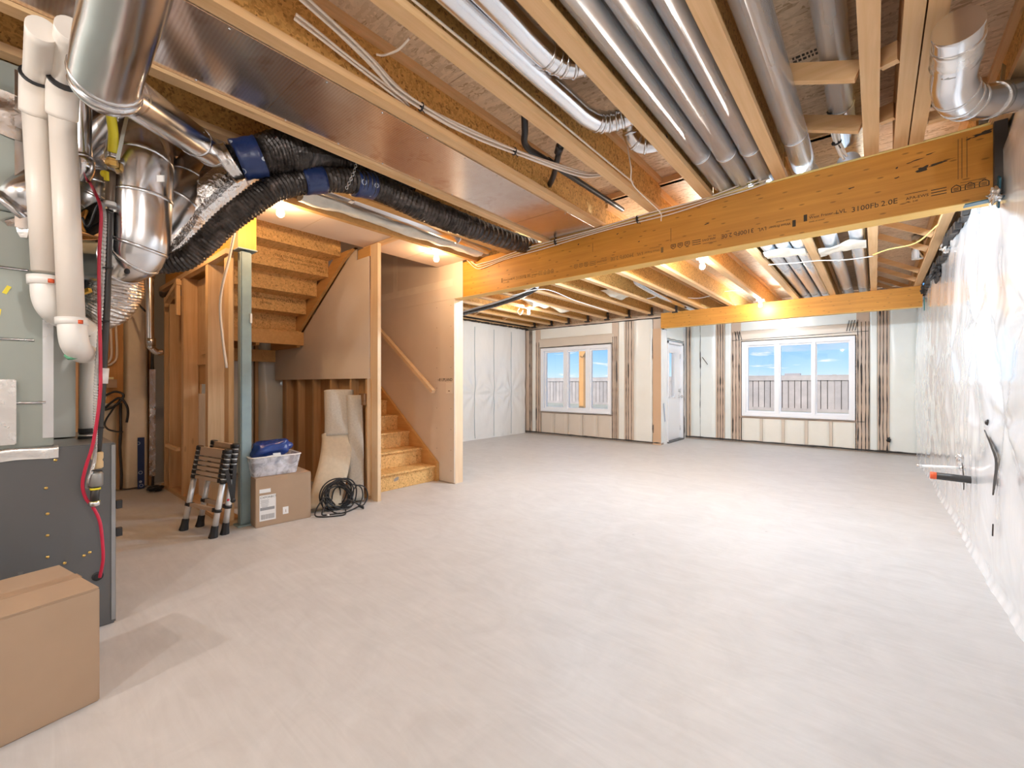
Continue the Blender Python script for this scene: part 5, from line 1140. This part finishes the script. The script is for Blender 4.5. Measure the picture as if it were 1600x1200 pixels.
def heap(u, v):
    a = u*2*math.pi; r = v; x = .150*r*math.cos(a); y = .112*r*math.sin(a); return tc + a0*x + k0*y + UP*(.012+ (.085+.05*noise.noise((x*18, y*18, 1)))*min(1, (1-r)*6))
MB().grid(heap, 24, 8).build('contents', plain('pale_contents', (.62, .66, .80), .5, 0, .35, 14, .4), tb)
for i in range(7):
    a = i*.9; MB().obox(tc+a0*.10*math.cos(a)+k0*.075*math.sin(a)+UP*.10, a0*.03+UP*.01*math.sin(i), k0*.02, UP*.012).build('paper_scrap', M['bag'] if i % 2 else M['paper'], tb)
bc = tc + UP*.195 - a0*.012
bg_ = thing('plastic_bag', 'shiny navy blue plastic bag lying on top of the clear tub', 'bag', bc)
def bagf(u, v):
    a = u*2*math.pi; b = (v-.5)*math.pi; d = Vector((math.cos(a)*math.cos(b), math.sin(a)*math.cos(b), math.sin(b)))
    n_ = noise.noise(d*1.8+Vector((2, 0, 0)))*.35 + noise.noise(d*5)*.12
    sx = math.copysign(abs(d.x)**.6, d.x); return bc + a0*(sx*.165*(1+n_*.4)) + k0*(math.copysign(abs(d.y)**.7, d.y)*.11*(1+n_*.5)) + UP*(d.z*.072*(1+n_) + .035*(d.x*.8) + .02)
MB().grid(bagf, 48, 28).build('bag_body', M['bag'], bg_)
MB().obox(bc - k0*.122 - a0*.01 + UP*(-.035), a0*.05+UP*.006, k0*.003, UP*.014).obox(bc-k0*.124+a0*.02+UP*(-.025), a0*.03, k0*.003, UP*.018-a0*.004).build('paper_tag', M['paper'], bg_)

# folded roll of carpet leaning on the studs
def slab(P, W, th, mat, name, parent, wd):
    """a thick soft strip along P, W wide, th thick"""
    m = len(P); mb = MB(); n = 14; b = 0; V = []; F = []
    for i in range(m):
        T = (P[min(i+1, m-1)]-P[max(i-1, 0)]).normalized(); B = wd.normalized(); N = T.cross(B).normalized()
        for k in range(n):
            a = 2*math.pi*k/n; cx_, sx_ = math.cos(a), math.sin(a)
            V.append(P[i] + B*(math.copysign(abs(cx_)**.45, cx_)*W[i]/2) + N*(math.copysign(abs(sx_)**.8, sx_)*th[i]/2))
    for i in range(m-1):
        for k in range(n): F.append([i*n+k, i*n+(k+1) % n, (i+1)*n+(k+1) % n, (i+1)*n+k])
    F += [list(range(n))[::-1], [(m-1)*n+k for k in range(n)]]
    mb.v = V; mb.f = F; mb.sm = [True]*(len(F)-2)+[False]*2
    return mb.build(name, mat, parent)
cr = thing('carpet_roll', 'folded roll of tan carpet leaning on the studs beside the black cord pile', 'carpet roll', (-4.25, 2.25, 0))
P = crv([(-4.00, 1.99, .02), (-4.08, 2.08, .20), (-4.17, 2.19, .42), (-4.25, 2.26, .60), (-4.285, 2.275, .68)], 6)
wd = Vector((.20, .42, 0)).normalized()
slab(P, [.30]*len(P), [.10]*len(P), M['carpet'], 'front_fold', cr, wd)
P = crv([(-4.27, 2.29, .66), (-4.30, 2.31, .80), (-4.33, 2.32, 1.02), (-4.35, 2.33, 1.13)], 6)
slab(P, [.29]*len(P), [.13]*len(P), M['carpet_front'], 'upper_roll', cr, wd)
P = crv([(-4.02, 2.33, .02), (-4.10, 2.375, .3), (-4.18, 2.42, .7), (-4.22, 2.43, 1.08)], 6)
slab(P, [.16]*len(P), [.09]*len(P), M['carpet_front'], 'back_fold', cr, wd)
sp = []
for i in range(40): a = i*.4; k = 1-i/46; sp.append(Vector((-4.35, 2.33, 1.134)) + wd*(.12*k*math.cos(a)) + wd.cross(UP)*(.045*k*math.sin(a)))
MB().tube(sp, .007, 6).build('roll_end', M['carpet'], cr)

# heap of black extension cord
co = thing('extension_cord', 'heap of black extension cord before the carpet roll, plug on the floor', 'cord', (-3.92, 2.12, 0))
P = []; cc = Vector((-3.93, 2.10, 0))
for i in range(150):
    a = i*.50; k = i/150
    w1, w2, w3 = noise.noise((i*.09, 1, 0)), noise.noise((i*.09, 7, 0)), noise.noise((i*.07, 13, 0))
    r = .115+.11*w1; x = r*math.cos(a)*(1+.9*w2)+.10*w3; z = .130+.125*math.sin(a)*(1+.9*w2)+.05*w1; y = .12*w3+.03*math.sin(i*.23)
    P.append(cc + Vector((.16, .9, 0)).normalized()*x + Vector((-.25, .05, 0))*max(0, z)*.5 + UP*max(.008, z) + Vector((.9, -.16, 0))*y)
MB().tube(crv(P, 3), .0065, 6).build('coil', M['rubber'], co)
for pts in ([(-3.90, 2.05, .06), (-3.87, 1.95, .16), (-3.86, 1.87, .10), (-3.86, 1.84, .02), (-3.80, 1.88, .007), (-3.73, 1.98, .007), (-3.72, 2.05, .007), (-3.80, 2.10, .02)],
            [(-3.9, 2.2, .10), (-3.90, 2.27, .20), (-3.90, 2.36, .17), (-3.90, 2.39, .08), (-3.88, 2.34, .01), (-3.84, 2.26, .008)],
            [(-3.9, 2.18, .24), (-3.89, 2.30, .19), (-3.89, 2.33, .10), (-3.86, 2.28, .02), (-3.82, 2.2, .008), (-3.78, 2.1, .007), (-3.79, 2.02, .007), (-3.85, 1.98, .03)],
            [(-3.9, 2.0, .12), (-3.86, 1.92, .06), (-3.85, 1.90, .012), (-3.82, 1.95, .007), (-3.79, 2.04, .007)]):
    MB().tube(crv(pts), .0065, 6).build('loop', M['rubber'], co)
MB().tube(crv([(-3.86, 2.15, .10), (-3.82, 2.20, .07), (-3.79, 2.235, .035)]), .008, 6).obox((-3.775, 2.25, .022), (.012, .016, -.012), (.009, -.007, 0), (0, 0, .012)).build('plug', M['black'], co)
MB().bar((-3.768, 2.256, .016), (-3.757, 2.268, .006), .004, .008).build('prongs', M['galv'], co)
MB().tube([(-3.80, 1.92, .010), (-3.788, 1.935, .010)], .011, 8).build('white_tag', M['paper'], co)

# telescopic step ladder
ld = thing('step_ladder', 'folded telescopic aluminium step ladder with tan rungs before the steel post', 'ladder', (-4.1, 1.1, 0))
def rail(p, q, side):
    p, q = Vector(p), Vector(q); d = (q-p).normalized(); L = (q-p).length
    MB().tube([p+d*.05, p+d*(L*.63)], .021, 16).build('rail', M['ladder'], ld)
    MB().lathe([(.034, 0), (.034, .008), (.027, .05), (.026, .09), (.022, .095)], p, d, 8, False).build('foot', M['rubber'], ld)
    MB().tube([p+d*(L*.30), p+d*(L*.335)], .027, 14).build('collar', M['black'], ld)
    for i in range(6):
        s = L*(.64+.058*i)
        MB().tube([p+d*s, p+d*(s+L*.040)], .0265, 14).build('collar', M['black'], ld)
        MB().tube([p+d*(s+L*.040), p+d*(s+L*.058)], .0225, 14).build('telescoped_tube', M['ladder'], ld)
    MB().lathe([(.028, 0), (.028, .028), (.022, .034)], p+d*(L*.985), d, 12).build('end_cap', M['black'], ld)
    return p, d, L
def rungs(A, B):
    (p, d, L), (q, e, L2) = A, B
    for k in [.317]+[.66+.058*i for i in range(6)]+[1.0]:
        a, b = p+d*L*k, q+e*L2*k; s = (b-a).normalized()
        MB().bar(a+s*.03, b-s*.03, .036, .026 if k < .95 else .034, d).build('rung', M['rung'], ld)
        for x in (a+s*.024, b-s*.024): MB().bar(x, x+s*.022*(1 if x is not None and (x-a).length < .1 else -1), .040, .030, d).build('rung_end', M['black'], ld)
A = rail((-4.352, .985, 0), (-4.30, 1.085, .665), 0); B = rail((-3.962, 1.085, 0), (-3.885, 1.165, .665), 1)
C_ = rail((-4.366, 1.10, 0), (-4.30, 1.185, .70), 0); D = rail((-3.985, 1.17, 0), (-3.91, 1.225, .70), 1)
rungs(A, B); rungs(C_, D)
hx = B[0]+B[1]*B[2]*.50 + Vector((.015, .07, -.03))
for S in (B, D): MB().bar(S[0]+S[1]*S[2]*.80 + Vector((.035, 0, 0)), hx + Vector((.03, 0, -.02)), .026, .006, (1, 0, 0)).build('hinge_arm', M['black'], ld)
MB().lathe([(.018, 0), (.018, .012), (.008, .014)], hx+Vector((.028, 0, -.02)), (1, 0, 0), 12).build('hinge_pin', M['black'], ld)
MB().obox(D[0]+D[1]*D[2]*.40+Vector((.021, -.008, 0)), (.001, .002, 0), (-.006, .012, 0), (0, 0, .008)).build('red_sticker', M['red'], ld)

# pipes through the film wall
bp = thing('black_pipe', 'black pipe with an orange end poking out of the film wall', 'pipe', (.46, 4.47, .52))
pa, pb_ = Vector((.311, 4.47, .522)), Vector((.55, 4.47, .515))
MB().tube([pa.lerp(pb_, .13), pb_], .026, 18).build('pipe', M['iron'], bp); MB().tube([pa, pa.lerp(pb_, .14)], .0265, 18).build('orange_end', M['orange'], bp)
wp = thing('white_pipe', 'thin white pipe poking out of the film wall above the black pipe', 'pipe', (.40, 4.80, .54))
qa, qb = Vector((.255, 4.80, .536)), Vector((.54, 4.80, .552))
MB().tube([qa, qb], .012, 12).build('pipe', M['white_plastic'], wp); MB().tube([qa, qa.lerp(qb, .10)], .0165, 12).build('end_fitting', M['galv'], wp); MB().tube([qa.lerp(qb, .86), qb], .018, 12).build('clamp', M['galv'], wp)
wad((.50, 4.85, .62), .035, 3).build('film_wad', M['foil_tape'], wr)

# bring empties without meshes of their own to a tidy state
for o in list(COL.objects):
    if o.type == 'EMPTY' and not o.children: bpy.data.objects.remove(o)
